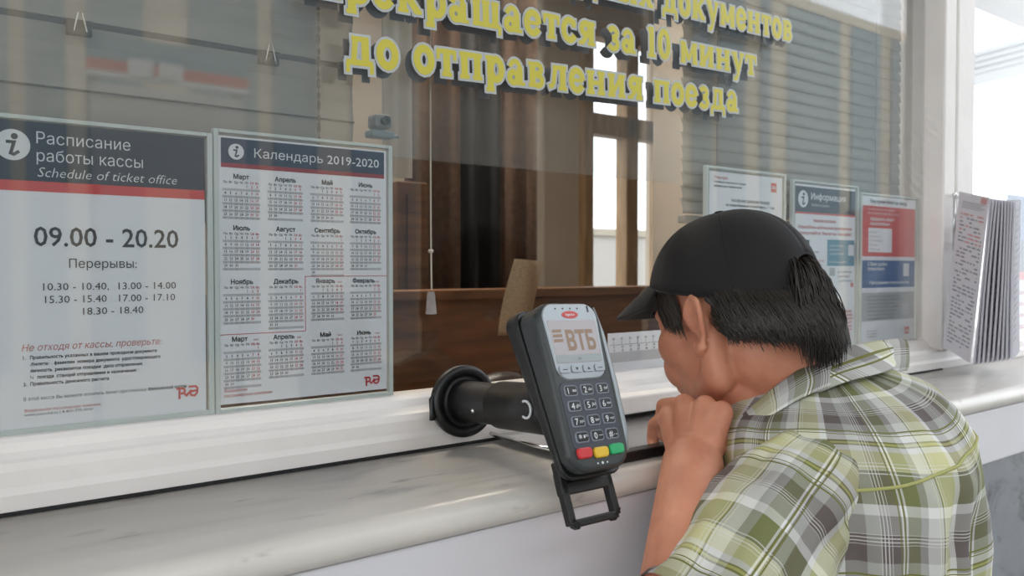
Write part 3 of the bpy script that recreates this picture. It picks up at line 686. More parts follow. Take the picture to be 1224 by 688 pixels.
for k in range(4): part(MB().box(-1, L_ + 3, -.06, 0, .02 + k * .11, .08 + k * .11, X=X).build('rib', 'canopy'), t)
part(MB().box(-.6, -.3, 0.2, .5, -pA.z, 0, X=X).build('column', 'canopy'), t); part(MB().box(L_ + 2.4, L_ + 2.7, 0.2, .5, -pB.z, 0, X=X).build('column', 'canopy'), t)

# ================================================================= ACROSS THE PLATFORM (seen mirrored in the glass)
YF = -8.0
t = empty('station_building', (6, YF, 0), 'cream building with tall blue-grey windows across the platform, mirrored in the glass', 'building')
part(MB().box(-9, 20, YF - .5, YF, 0, 6.4).build('wall', 'facade'), t)
rows = [(-3.6, -2.9), (-2.2, -1.1), (-.6, .15), (.35, 1.08), (1.22, 1.55), (1.74, 2.25), (2.7, 3.42), (3.6, 4.1), (4.55, 5.4), (9.6, 10.3), (10.6, 11.1), (11.25, 11.96), (12.4, 12.7), (13.2, 14.9), (15.3, 16.4), (16.8, 17.9)]
for (a, b) in rows:
    o = part(MB().box(a, b, YF, YF + .03, .5, 6.2).build('window', 'facade_glass'), t)
for (a, b) in ((5.5, 7.3), (7.5, 9.4)):
    part(MB().box(a, b, YF, YF + .05, 0, 5.6).build('entrance', 'facade_dark'), t)
t = empty('information_board', (1.4, -4, 0), 'teal, red and white information board on two posts, mirrored in the left blind', 'board')
part(MB().box(.97, 1.84, -4.05, -4, CZ + 1.13, CZ + 1.26).build('teal_band', 'teal'), t)
part(MB().box(.97, 1.84, -4.052, -3.998, CZ + 1.07, CZ + 1.13).build('red_band', 'red'), t)
for a in (1.17, 1.33): part(MB().box(a, a + .13, -3.997, -3.99, CZ + 1.06, CZ + 1.15).build('white_plate', 'white_print'), t)
part(MB().box(.97, 1.84, -4.05, -4, CZ + 1.04, CZ + 1.07).build('white_band', 'white_print'), t)
part(MB().box(.99, 1.82, -4.06, -4.01, CZ + .45, CZ + 1.0).build('board_face', 'band'), t)
for a in (.99, 1.78): part(MB().box(a, a + .04, -4.10, -4.06, 0, CZ + 1.26).build('post', 'canopy'), t)

# ================================================================= PAYMENT TERMINAL ON ITS POLE MOUNT
LEAN = R(21)
n_ = Vector((0, -math.cos(LEAN), math.sin(LEAN))); u_ = Vector((0, math.sin(LEAN), math.cos(LEAN))); r_ = Vector((1, 0, 0))
TC = Vector((.575, -.290, CZ - .118))
TX = Matrix.Translation(TC) @ Matrix((r_, u_, n_)).transposed().to_4x4() @ Matrix.Rotation(R(-1.5), 4, 'Z')
def rrect(wa, wb, h0, h1, r, n=6):      # outline with top width wa, bottom width wb
    pts = []
    for (cx, cy, a0) in ((wa / 2 - r, h1 - r, 0), (-wa / 2 + r, h1 - r, 90), (-wb / 2 + r, h0 + r, 180), (wb / 2 - r, h0 + r, 270)):
        for i in range(n + 1): q = R(a0 + 90 * i / n); pts.append((cx + r * math.cos(q), cy + r * math.sin(q)))
    return pts
def loftshape(layers):                  # layers: (outline, z)
    mb = MB(); k = len(layers[0][0]); vs = []
    for out, z in layers: vs += [(x, y, z if z > -.001 else z * (.92 + 5.0 * y)) for (x, y) in out]
    fs = []
    for i in range(len(layers) - 1): fs += [(i * k + j, i * k + (j + 1) % k, (i + 1) * k + (j + 1) % k, (i + 1) * k + j) for j in range(k)]
    fs.append(tuple(reversed(range(k)))); fs.append(tuple((len(layers) - 1) * k + j for j in range(k)))
    return mb.add(vs, fs)
def put(o, par): o.parent = par; return o
term = empty('payment_terminal', label='grey card payment terminal with keypad and lit screen on a black pole mount', cat='card reader')
term.matrix_world = TX @ Matrix.Scale(1.05, 4)
grey_t = mat('terminal_grey', (.036, .041, .043), .34, bump=.1, bscale=900); silver = mat('terminal_silver', (.34, .37, .40), .3, .3)
key_m = mat('key_black', (.012, .013, .017), .3); key_rim = mat('key_rim', (.20, .22, .27), .3)
H2 = .083
put(loftshape([(rrect(.070, .068, -H2 + .004, H2 - .004, .014), -.026), (rrect(.078, .074, -H2, H2, .018), -.020), (rrect(.082, .077, -H2, H2, .020), -.002), (rrect(.080, .075, -H2 + .001, H2 - .001, .020), .002), (rrect(.075, .070, -H2 + .003, H2 - .003, .019), .004)]).build('body', grey_t, term, smooth=False, bevel=.0015), term)
put(loftshape([(rrect(.070, .066, -.084, .081, .012), -.043), (rrect(.081, .076, -.087, .085, .014), -.036), (rrect(.082, .077, -.087, .085, .014), -.0225)]).build('back_cradle', 'black', term, bevel=.002), term)
sil = put(loftshape([(rrect(.070, .063, .004, .0805, .014), .004), (rrect(.069, .062, .005, .0798, .014), .0052)]).build('silver_face', silver, term), term)
for i in range(4): put(MB().lathe([(.0009, 0), (.0009, .0003), (.0001, .0003)], Matrix.Translation((-.017 + i * .0095, .0755, .0052)), 10).build('indicator_light', key_m), sil)
put(MB().box(.024, .026, .0715, .078, .0052, .0056).build('sensor_mark', key_m), sil)
lg = MB(); n = 28; lg.add([(.0105 * math.cos(2 * math.pi * i / n), .0690 + .0038 * math.sin(2 * math.pi * i / n), .0056) for i in range(n)] + [(.0105 * math.cos(2 * math.pi * i / n), .0690 + .0038 * math.sin(2 * math.pi * i / n), .0052) for i in range(n)], [tuple(range(n))] + [(i, (i + 1) % n, n + (i + 1) % n, n + i) for i in range(n)])
RX = Matrix.Rotation(R(-90), 4, 'X')       # print laid out in x/z is turned to lie in local x/y
lo = put(lg.build('logo_badge', 'red'), sil); tx = MB(); put_text(tx, 'ingenico', 0, 0, .0037, 0, 'C', bold=.02, X=Matrix.Translation((0, .0680, .0058)) @ RX); put(tx.build('logo_text', 'white_print'), sil)
scr = put(loftshape([(rrect(.063, .058, .0205, .0635, .003), .0052), (rrect(.0625, .0575, .0207, .0633, .003), .0056)]).build('screen', mat('lcd_screen', (.22, .20, .21), .10, emit=((.55, .48, .5), .07), coat=.5), term), term)
tx = MB(); put_text(tx, 'ВТБ', .006, 0, .0265, 0, 'C', bold=.035, X=Matrix.Translation((0.001, .0335, .0058)) @ RX, width=.037)
for i in range(3): tx.add([(-.028, .0415 + i * .0048, .0058), (-.0165, .0415 + i * .0048, .0058), (-.0158, .0444 + i * .0048, .0058), (-.0273, .0444 + i * .0048, .0058)], [(0, 1, 2, 3)])
put(tx.build('screen_text', mat('lcd_tan_print', (.22, .13, .075), .2, emit=((.5, .3, .15), .03))), scr)
put(MB().box(-.029, .029, .0213, .0285, .0056, .0057).build('screen_strip', mat('lcd_blue_strip', (.30, .34, .36), .15)), scr)
tx = MB(); put_text(tx, 'ру', 0, 0, .0035, 0, 'C', X=Matrix.Translation((0, .0235, .0059)) @ RX); put(tx.build('screen_mark', 'ink2'), scr)
for i in range(4):
    x = -.0225 + i * .0150
    k = put(loftshape([(rrect(.0136, .0136, .0105, .0178, .002, 3), .0052), (rrect(.0128, .0128, .0109, .0174, .002, 3), .0066)]).build('function_key', silver, term), term); k.location.x = x
    if i in (0, 3): put(MB().box(-.003, .003, .0137, .0144, .0067, .0069).build('key_mark', key_m), k)
    else:
        s = -1 if i == 1 else 1
        put(MB().add([(-.0018, .0142 - s * .0013, .0069), (.0018, .0142 - s * .0013, .0069), (0, .0142 + s * .0016, .0069)], [(0, 1, 2) if s > 0 else (0, 2, 1)]).build('key_mark', key_m), k)
pad = put(loftshape([(rrect(.066, .063, -.0625, .002, .006), .004), (rrect(.0655, .0625, -.0622, .0017, .006), .0047)]).build('keypad_plate', mat('keypad_slate', (.045, .052, .070), .35), term), term)
sub = {'1': 'az', '2': 'abc', '3': 'def', '4': 'ghi', '5': 'jkl', '6': 'mno', '7': 'pqrs', '8': 'tuv', '9': 'wxyz', '*': 'F', '0': '-', '#': '.,'}
rim = loftshape([(rrect(.0168, .0168, -.0056, .0056, .0032, 4), 0), (rrect(.0156, .0156, -.0050, .0050, .0028, 4), .0012)])
cap_ = loftshape([(rrect(.0142, .0142, -.0040, .0044, .0024, 4), .0011), (rrect(.0130, .0130, -.0034, .0038, .0022, 4), .0019)])
rim0 = cap0 = None
for r in range(4):
    for c in range(3):
        ch_ = ['123', '456', '789', '*0#'][r][c]; x = (c - 1) * (.0203 - r * .0004); y = -.0065 - r * .0148
        if rim0 is None: o = rim0 = rim.build('key', key_rim)
        else: o = rim0.copy(); C.objects.link(o)
        o.parent = term; o.location = (x, y, .0047); o.rotation_euler.z = 0
        if cap0 is None: q = cap0 = cap_.build('key_cap', key_m)
        else: q = cap0.copy(); C.objects.link(q)
        q.parent = o
        tx = MB(); put_text(tx, ch_, -.0052, 0, .0086 if ch_ not in '*' else .009, 0, 'L', bold=.01, X=Matrix.Translation((0, -.0031 if ch_ != '*' else -.004, .0021)) @ RX)
        put_text(tx, sub[ch_], .0006, 0, .0042, 0, 'L', bold=.01, X=Matrix.Translation((0, -.0012, .0021)) @ RX, width=.0052)
        put(tx.build('key_digit', 'white_print'), o)
for i, (nm, col) in enumerate((('red', (.62, .04, .05)), ('yellow', (.78, .50, .04)), ('green', (.03, .42, .16)))):
    o = put(loftshape([(rrect(.0186, .0178, -.0052, .0052, .0035, 5), 0), (rrect(.0178, .0170, -.0046, .0046, .0032, 5), .0022), (rrect(.016, .015, -.0036, .0036, .0028, 5), .0028)]).build('key', mat('key_' + nm, col, .3), term), term)
    o.location = ((i - 1) * .0205, -.0667 + (.0012 if i != 1 else 0), .0044); o['label'] = nm + ' function key'
mk = MB()
for x in (-.006, 0, .006): mk.lathe([(.0009 if x else .0014, 0), (.0008 if x else .0013, .0004), (.0001, .0004)], Matrix.Translation((x, -.0765, .004)), 8)
put(mk.build('contactless_mark', 'white_print', term), term)
# silver side trim on the right edge
rt = MB(); rt.tube([(.0385, .078, .0), (.0405, .05, .0015), (.0408, .0, .0025), (.0395, -.05, .0025), (.0375, -.068, .0015)], [.0012, .0026, .003, .003, .0016], 8); put(rt.build('side_trim', silver, term, smooth=True), term)
# black loop handle under the cradle
hd = MB(); HS = Matrix.Translation((.006, .005, 0))
def bar(a, b, w_=.0075, z0=-.040, z1=-.030):
    a = Vector(a); b = Vector(b); d_ = (b - a).normalized(); nn = Vector((-d_.y, d_.x)) * w_ / 2; a = a - d_ * w_ / 2; b = b + d_ * w_ / 2
    q = [(a - nn), (b - nn), (b + nn), (a + nn)]
    hd.add([(v.x, v.y, z) for z in (z0, z1) for v in q], [(3, 2, 1, 0), (4, 5, 6, 7), (0, 1, 5, 4), (1, 2, 6, 5), (2, 3, 7, 6), (3, 0, 4, 7)])
bar((-.029, -.075), (-.027, -.128)); bar((.029, -.075), (.031, -.126)); bar((-.022, -.1305), (.028, -.1295)); bar((-.027, -.0975), (.027, -.0965), .012)
bar((-.027, -.1275), (-.0215, -.132), .0065); bar((.0265, -.131), (.032, -.125), .0065); bar((-.023, -.088), (.023, -.088), .014, -.044, -.034)
put(hd.build('loop_handle', 'black', term, bevel=.0015, X=HS), term)
# pole mount
pm = empty('pole_mount', (.576, -.06, CZ - .16), 'black tubular pole mount with a round flange holding the payment terminal', 'mount')
A = Vector((.593, -.046, CZ - .167)); Bv = Vector((.576, -.252, CZ - .150))
d = (Bv - A).normalized(); XM = Matrix.Translation(A) @ d.to_track_quat('Z', 'Y').to_matrix().to_4x4()
part(MB().lathe([(.001, 0), (.040, 0), (.0445, .003), (.045, .010), (.043, .014), (.034, .0155), (.0335, .010), (.0255, .010), (.0255, .014)], XM, 48).build('flange', 'black', smooth=True), pm)
part(MB().lathe([(.0255, .011), (.0250, .060), (.0238, .098), (.0238, .0985)], XM, 40).build('tube', 'black', smooth=True), pm)
part(MB().lathe([(.0236, .0985), (.0275, .0995), (.0275, .19), (.024, .205), (.001, .205)], XM, 40).build('outer_sleeve', 'black', smooth=True), pm)
for (h_, ang) in ((.070, 195), (.165, 260)):
    q = XM @ Matrix.Rotation(R(ang), 4, 'Z') @ Matrix.Translation((.0248, 0, h_)) @ Matrix.Rotation(R(90), 4, 'Y')
    part(MB().lathe([(.0025, -.001), (.0025, .0012), (.0001, .0018)], q, 10).build('screw', 'chrome', smooth=True), pm)
q = A + d * .188 + Vector((-.030, 0, .003))
ring = [q + Vector((0, .009 * math.cos(k), .009 * math.sin(k))) for k in [R(a) for a in range(60, 301, 20)]]
part(MB().tube(ring, .0014, 6).build('white_mark', 'white_print', smooth=True), pm)
part(MB().tube([A + Vector((-.036, -.004, .018)), A + Vector((-.046, -.004, .006)), A + Vector((-.048, -.008, -.010)), A + Vector((-.047, -.008, -.018))], [.003, .0035, .003, .004], 8).build('cable_end', 'black', smooth=True), pm)

# ================================================================= STAINLESS TRANSACTION TRAY
tr = empty('cash_tray', (.80, -.14, MT), 'polished steel pass-through cash tray with black front edge set on the marble ledge', 'tray')
x0, x1, y0, y1 = .637, .965, -.236, -.050
def traysurf():
    mb = MB(); nx, ny = 14, 12; vs = []
    for i in range(nx + 1):
        for j in range(ny + 1):
            a = i / nx; b = j / ny; e = min(min(a, 1 - a) * 5, min(b, 1 - b) * 3.2, 1); dip = .006 * (1 - math.cos(math.pi * e)) / 2
            vs.append((x0 + (x1 - x0) * a, y0 + (y1 - y0) * b, MT + .0085 - dip))
    return mb.add(vs, [(i * (ny + 1) + j, (i + 1) * (ny + 1) + j, (i + 1) * (ny + 1) + j + 1, i * (ny + 1) + j + 1) for i in range(nx) for j in range(ny)])
o = traysurf().build('dish', 'steel', smooth=True); o.modifiers.new('s', 'SOLIDIFY').thickness = .001; part(o, tr)
part(MB().tube([(x0, y1, MT + .011), (x0 - .003, (y0 + y1) / 2, MT + .011), (x0, y0 + .006, MT + .011)], .0028, 8).build('side_rim', 'chrome', smooth=True), tr)
part(MB().box(x0 - .004, x0 + .014, y0, y0 + .016, MT + .001, MT + .014).build('corner_clip', 'chrome', bevel=.003), tr)
part(MB().box(x0 + .02, x1, y0 - .006, y0 + .012, MT + .0005, MT + .0125).build('front_edge', 'black', bevel=.002), tr)
dr = empty('tray_slider', (.93, -.06, MT), 'small white sliding shutter block on the rail behind the steel tray', 'shutter')
part(MB().box(.80, .985, -.075, -.044, MT + .014, MT + .040).build('block', 'white_paint', bevel=.003), dr)
part(MB().lathe([(.004, 0), (.004, .002), (.0001, .003)], Matrix.Translation((.955, -.075, MT + .028)) @ Matrix.Rotation(R(90), 4, 'X'), 12).build('knob', 'white_print', smooth=True), dr)
part(MB().box(.80, 1.0, -.058, -.0445, MT + .002, MT + .0135).build('slot', 'black_matt'), dr)
gb = empty('glass_clip', (1.0, -.02, RAIL), 'small steel clip on the rail below the fare table', 'clip')
part(MB().box(1.016, 1.021, -.022, -.010, RAIL - .004, RAIL + .004).build('bracket', 'steel', bevel=.001), gb)

# ================================================================= LEAFLET RACK AT THE POST
rk = empty('hinge_bracket', (1.955, -.05, CZ + .1), 'steel hook and rod bracket on the white post carrying the sleeves', 'bracket')
q = at_y(1141, 235, -.052); qb = at_y(1139, 300, -.052)
part(MB().tube([(q.x, -.052, qb.z), (q.x, -.052, q.z + .006)], .003, 8).build('rod', 'steel', smooth=True), rk)
part(MB().tube([(q.x, -.050, q.z), (q.x + .005, -.066, q.z), (q.x + .012, -.084, q.z - .001)], .003, 8).build('hook', 'chrome', smooth=True), rk)
part(MB().ell((q.x, -.052, q.z + .004), (.006, .006, .006), n=10, k=8).build('joint', 'chrome', smooth=True), rk)
def sheet(name, a, b, c, d_, n=6, bow=.0):     # quad strip a top-left, b top-right, c bottom-right, d bottom-left
    mb = MB(); vs = []
    nn = (b - a).cross(d_ - a).normalized()
    for i in range(n + 1):
        s = i / n; off = nn * bow * math.sin(math.pi * s)
        vs += [a.lerp(d_, s) + off, b.lerp(c, s) + off]
    mb.add(vs, [(2 * i, 2 * i + 1, 2 * i + 3, 2 * i + 2) for i in range(n)])
    return mb
# front sheet with print
def P3(px, py, y): return at_y(px, py, y)
a, b, c, d_ = P3(1147, 229, -.07), P3(1183, 236, -.135), P3(1160, 434, -.135), P3(1127, 414, -.075)
fl = empty('timetable_sheet', c, 'front timetable sheet in a clear sleeve leaning beside the white post', 'leaflet')
part(sheet('paper', a, b, c, d_).build('paper', mat('pinkish_paper', (.66, .62, .66), .5)), fl)
o = fl.children[0]; o.modifiers.new('s', 'SOLIDIFY').thickness = .0004
nrm = (b - a).cross(d_ - a).normalized(); nrm = nrm if nrm.dot(CAM - a) > 0 else -nrm
def onsheet(s, t_): return (a.lerp(b, s)).lerp(d_.lerp(c, s), t_) + nrm * .0008
mr = MB(); mg = MB()
def bit(mb, s0, s1, t0, t1): mb.add([onsheet(s0, t1), onsheet(s1, t1), onsheet(s1, t0), onsheet(s0, t0)], [(0, 1, 2, 3)])
bit(mr, .74, .93, .01, .05)
for i in range(4): bit(mg, .15, .9 - .1 * (i % 2), .055 + i * .012, .059 + i * .012)
for i in range(34):
    t_ = .13 + i * .0245; s = .12
    while s < .88:
        e_ = s + random.uniform(.05, .2)
        if random.random() < .75: bit(mr if t_ < .32 and random.random() < .5 else mg, s, min(e_, .9), t_, t_ + .010)
        s = e_ + .04
part(tag(mr.build('red_print', 'pinkred'), kind='stuff'), fl); part(tag(mg.build('grey_print', 'ink2'), kind='stuff'), fl)
s_ = sheet('sleeve', a + nrm * .002, b + nrm * .002, c + nrm * .002, d_ + nrm * .002).build('clear_sleeve', 'sleeve_plastic'); part(s_, fl)
for i in range(9):
    tpx = 1184 + i * 3.6; bpx = 1164 + i * 5.6; y0_ = -.10 - .006 * i
    A0 = P3(tpx, 237 + i * .6, y0_ - .035); A1 = P3(tpx + 6.5, 239, y0_ + .01); B1 = P3(bpx + 9, 428 - i, y0_ + .01); B0 = P3(bpx, 436 - i * .8, y0_ - .035)
    o = empty('timetable_sleeve', B0, '%s thin white sleeve edge-on, counted rightwards from the front timetable sheet' % ['first', 'second', 'third', 'fourth', 'fifth', 'sixth', 'seventh', 'eighth', 'ninth'][i], 'leaflet', 'fanned timetable sleeves by the post')
    s1 = sheet('p', A0, A1, B1, B0, bow=.002 * math.sin(i)).build('paper', 'sheet'); q_ = s1.modifiers.new('s', 'SOLIDIFY'); q_.thickness = .0038; q_.offset = 0; part(s1, o)
    nn = Vector((0, 0, 0)); g_ = MB()
    nr = (A1 - A0).cross(B0 - A0).normalized(); nr = nr if nr.dot(CAM - A0) > 0 else -nr
    for k in range(20):
        t_ = .05 + k * .044
        p0 = A0.lerp(B0, t_) + nr * .0026 + (A1 - A0) * .08; p1 = p0 + (A1 - A0) * random.uniform(.3, .75); dn = (B0 - A0) * .010
        g_.add([p0 + dn, p1 + dn, p1, p0], [(0, 1, 2, 3)])
    part(tag(g_.build('printed_text', 'grey_print'), kind='stuff'), o)

# ================================================================= THE MAN AT THE LEDGE
def remesh(mb, vox, smooth=6, fac=.5):
    me = bpy.data.meshes.new('tmp'); me.from_pydata(mb.v, [], mb.f); o = bpy.data.objects.new('tmp', me); C.objects.link(o)
    q = o.modifiers.new('r', 'REMESH'); q.mode = 'VOXEL'; q.voxel_size = vox
    q = o.modifiers.new('s', 'SMOOTH'); q.factor = fac; q.iterations = smooth
    dg = bpy.context.evaluated_depsgraph_get(); me2 = bpy.data.meshes.new_from_object(o.evaluated_get(dg)); bpy.data.objects.remove(o)
    me2.polygons.foreach_set('use_smooth', [True] * len(me2.polygons)); return me2
def meobj(name, me, m, parent=None):
    me.materials.clear(); me.materials.append(m); me.name = name
    o = bpy.data.objects.new(name, me); C.objects.link(o)
    if parent: o.parent = parent
    return o
skin, N, L, b = nt('skin')
b.inputs['Roughness'].default_value = .52; b.inputs['Subsurface Weight'].default_value = .12; b.inputs['Subsurface Scale'].default_value = .008; b.inputs['Subsurface Radius'].default_value = (1, .35, .2)
tc = N.new('ShaderNodeTexCoord'); n1 = N.new('ShaderNodeTexNoise'); n1.inputs['Scale'].default_value = 22; n1.inputs['Detail'].default_value = 5; L.new(tc.outputs['Object'], n1.inputs[0])
r = N.new('ShaderNodeValToRGB'); r.color_ramp.elements[0].position = .3; r.color_ramp.elements[0].color = (.50, .185, .11, 1); r.color_ramp.elements[1].position = .7; r.color_ramp.elements[1].color = (.69, .31, .195, 1)
L.new(n1.outputs[0], r.inputs[0]); L.new(r.outputs[0], b.inputs['Base Color'])
n2 = N.new('ShaderNodeTexNoise'); n2.inputs['Scale'].default_value = 420; L.new(tc.outputs['Object'], n2.inputs[0])
bp = N.new('ShaderNodeBump'); bp.inputs['Strength'].default_value = .35; bp.inputs['Distance'].default_value = .0006; L.new(n2.outputs[0], bp.inputs['Height']); L.new(bp.outputs[0], b.inputs['Normal'])

man = empty('person', (.95, -.47, 0), 'man in black cap and green plaid shirt leaning chin on hand at the ledge', 'person')
man_mt = Matrix.Translation(-man.location)
def wear(o, lab=None):
    o.parent = man; o.matrix_parent_inverse = man_mt
    if lab: o['label'] = lab
    return o
# head frame
HO = Vector((.852, -.266, CZ - .060)); Fh = Vector((-.03, .9995, 0)); PH = R(12)
f_ = Fh * math.cos(PH) + Vector((0, 0, -math.sin(PH))); u2 = Fh * math.sin(PH) + Vector((0, 0, math.cos(PH))); x_ = f_.cross(u2)
HX = Matrix.Translation(HO) @ Matrix((x_, f_, u2)).transposed().to_4x4(); HR = HX.to_3x3()
def h(x, y, z): return HX @ Vector((x, y, z))
LSH = Vector((.775, -.405, CZ - .222)); RSH = Vector((1.055, -.360, CZ - .195))
LEL = at_d(812, 785, .785); LWR = at_d(828, 556, .935)
NB = Vector((.925, -.350, CZ - .170))
bd = MB()
def he(c, r): bd.ell(h(*c), r, HR, 28, 18)
he((0, -.008, .035), (.076, .098, .084)); he((0, .028, -.03), (.064, .066, .085)); he((0, .028, -.078), (.052, .055, .043)); he((0, .078, -.110), (.020, .017, .017))
for s in (-1, 1):
    bd.cap(h(s * .052, -.002, -.070), h(s * .016, .076, -.112), .022, .016); bd.cap(h(s * .062, -.01, -.02), h(s * .054, -.004, -.068), .016, .02)
    he((s * .043, .054, -.026), (.027, .030, .030)); he((s * .030, .070, -.052), (.022, .022, .028)); he((s * .046, .058, .004), (.014, .022, .018)); he((s * .010, .092, -.040), (.009, .011, .008))
    # ear
    Y0 = -.006
    E_ = [(0, .012, -.004), (0, .017, .012), (0, .012, .027), (0, -.002, .033), (0, -.014, .026), (0, -.017, .008), (0, -.012, -.012), (0, -.004, -.026), (0, .006, -.031), (0, .011, -.022)]
    pts = []
    for (a, yy, zz) in E_:
        out = .0755 + .55 * max(0, .012 - yy) + (.004 if zz > 0 else 0)
        pts.append(h(s * out, Y0 + yy + .0, zz - .008))
    for a_, b_ in zip(pts[:-1], pts[1:]): bd.cap(a_, b_, .0042, .0042, 8)
    bd.cap(pts[7], pts[8], .0065, .0065, 10)
    inner = [h(s * .0755, Y0 + .010, .012), h(s * .081, Y0 - .003, .016), h(s * .083, Y0 - .009, .002), h(s * .080, Y0 - .002, -.014)]
    for a_, b_ in zip(inner[:-1], inner[1:]): bd.cap(a_, b_, .0035, .0035, 8)
    bd.ell(h(s * .0765, Y0 - .002, -.002), (.004, .013, .026), HR, 16, 10)
bd.cap(h(0, .086, .004), h(0, .101, -.034), .008, .0115); bd.cap(h(-.034, .084, .016), h(.034, .084, .016), .010, .010)
bd.cap(h(-.018, .088, -.069), h(.018, .088, -.069), .0065, .0065); bd.cap(h(-.014, .088, -.079), h(.014, .088, -.079), .0065, .0065); he((0, .075, -.075), (.03, .022, .02))
# neck, trunk
bd.cap(h(0, -.028, -.045), NB, .056, .062, 24); bd.cap(h(0, -.005, -.085), NB + Vector((-.01, .03, -.01)), .045, .055, 24)
bd.cap(LSH + Vector((.03, .01, -.025)), NB + Vector((0, 0, -.07)), .042, .05, 24); bd.cap(RSH + Vector((-.02, .0, -.02)), NB + Vector((0, 0, -.07)), .042, .05, 24)
PEL = Vector((.95, -.415, .86))
for t_ in (0, .33, .66, 1):
    c_ = NB.lerp(PEL, .2 + .8 * t_); bd.ell(c_ + Vector((0, -.03, -.05)), ((.135, .135, .125, .14)[[0, .33, .66, 1].index(t_)], .095, .13), None, 28, 16)
# arms
bd.cap(LSH + Vector((.01, 0, -.02)), LEL, .045, .042, 20); mid = LEL.lerp(LWR, .35); bd.cap(LEL, mid, .043, .044, 20); bd.cap(mid, LWR, .045, .0345, 20)
REL = Vector((1.085, -.395, CZ - .47)); RWR = Vector((1.08, -.325, CZ - .69))
bd.cap(RSH, REL, .05, .042, 20); bd.cap(REL, RWR, .039, .027, 20)
# left hand: back of the hand towards the camera, fingers curled under the chin
K = [at_d(862, 493, .950), at_d(843, 486, .966), at_d(818, 484, .985), at_d(800, 499, .998)]
fr_ = [.0105, .0108, .0102, .009]
fw2 = (FW * .86 + Vector((0, 0, -.1))).normalized()
for i, k in enumerate(K):
    base = LWR.lerp(k, .15) + (K[0] - K[3]) * (.10 * (1.5 - i) / 1.5)
    bd.cap(base, k, .0185, .0140, 14)
    L1 = (.040, .044, .041, .033)[i]
    p1 = k + (FW * .75 - RT * .35 - UP * .35 + (UP * .22 if i == 2 else UP * 0)).normalized() * L1
    p2 = p1 + (-UP * .9 + FW * .25 - RT * .05).normalized() * L1 * .62
    p3 = p2 + (-UP * .45 - FW * .8).normalized() * L1 * .5
    bd.cap(k, p1, fr_[i] + .0012, fr_[i], 12); bd.cap(p1, p2, fr_[i], fr_[i] - .0008, 12); bd.cap(p2, p3, fr_[i] - .0008, fr_[i] - .002, 12)
for i in range(3): bd.cap(LWR.lerp(K[i], .55) , LWR.lerp(K[i + 1], .55), .0155, .015, 12)
tb = LWR + RT * .018 + UP * .012 + FW * .008; t1 = at_d(874, 520, .955) + FW * .02; t2 = at_d(868, 497, .985); t3 = at_d(856, 492, 1.01)
bd.cap(tb, t1, .016, .0135, 12); bd.cap(t1, t2, .0130, .0115, 12); bd.cap(t2, t3, .0115, .0095, 12)
# right hand, hanging
rd = (RWR - REL).normalized()
for i in range(4):
    o_ = Vector((0, (i - 1.5) * .019, 0)); k = RWR + rd * .085 + o_
    bd.cap(RWR + o_ * .6, k, .016, .0125, 12); p1 = k + (rd + Vector((-.25, 0, 0))) * .036; p2 = p1 + (rd + Vector((-.8, 0, 0))).normalized() * .026; p3 = p2 + Vector((-.8, 0, -.3)) * .02
    bd.cap(k, p1, .0105, .0098, 10); bd.cap(p1, p2, .0098, .009, 10); bd.cap(p2, p3, .009, .0078, 10)
bd.cap(RWR + Vector((0, .02, -.01)), RWR + Vector((-.02, .045, -.055)), .015, .011, 10); bd.cap(RWR + Vector((-.02, .045, -.055)), RWR + Vector((-.03, .045, -.085)), .011, .009, 10)
# legs
HIP = [Vector((.86, -.43, .84)), Vector((1.04, -.40, .84))]; KN = [Vector((.83, -.395, .47)), Vector((1.08, -.37, .47))]; AN = [Vector((.81, -.50, .09)), Vector((1.10, -.475, .09))]
for a_, b_, c_ in zip(HIP, KN, AN):
    bd.cap(a_, b_, .085, .055, 20); bd.cap(b_, c_, .054, .036, 20); bd.cap(c_ + Vector((0, -.02, -.045)), c_ + Vector((0, .14, -.055)), .033, .028, 14)
me = remesh(bd, .0026, 4, .5)
body = wear(meobj('body', me, skin))
for s in (-1, 1):
    e_ = wear(MB().ell(h(s * .030, .0755, -.004), (.0118,) * 3, HR, 16, 12).build('eye', mat('eye_white', (.7, .68, .66), .2), smooth=True))
    MB().ell(h(s * .030, .0868, -.006), (.0048, .0016, .0048), HR, 12, 8).build('iris', mat('eye_brown', (.03, .015, .01), .1), e_, smooth=True)
    wear(MB().tube([h(s * .016, .0965, .016), h(s * .032, .0985, .021), h(s * .048, .090, .017)], [.002, .003, .0012], 6).build('eyebrow', 'curtain2', smooth=True))

# ---- hair
hair = mat('dark_hair', (.026, .018, .013), .42, nz=.5, nscale=300, spec=.6)
hb = MB()
def hr(az, z, ex):      # az: 0 = straight back, +pi/2 = his left (-x)
    return Vector((-(.078 + ex) * math.sin(az), -.010 - (.099 + ex) * math.cos(az), z))
def zbot(az): return -.046 + .012 * math.cos(az * 1.6) * 0 + (.010 * abs(az)) - .006 * math.cos(az * 2)
na, nz_ = 48, 8; vs = []
for i in range(na + 1):
    az = -1.42 + 2.84 * i / na
    for j in range(nz_ + 1):
        t_ = j / nz_; zt = .028 - .029 * math.cos(az) + .006; z = zt + (zbot(az) + .006 + .05 * max(0, abs(az) - 1.05) * 2 - zt) * t_
        vs.append(HX @ hr(az, z, .002 + .010 * math.sin(t_ * 2.2) * (.5 + .5 * math.cos(az)) + .004 * t_))
hb.add(vs, [(i * (nz_ + 1) + j, (i + 1) * (nz_ + 1) + j, (i + 1) * (nz_ + 1) + j + 1, i * (nz_ + 1) + j + 1) for i in range(na) for j in range(nz_)])
o = hb.build('hair', hair, smooth=True); q = o.modifiers.new('s', 'SOLIDIFY'); q.thickness = .012; q.offset = -1; wear(o)
hs = MB(); rnd = random.Random(3)
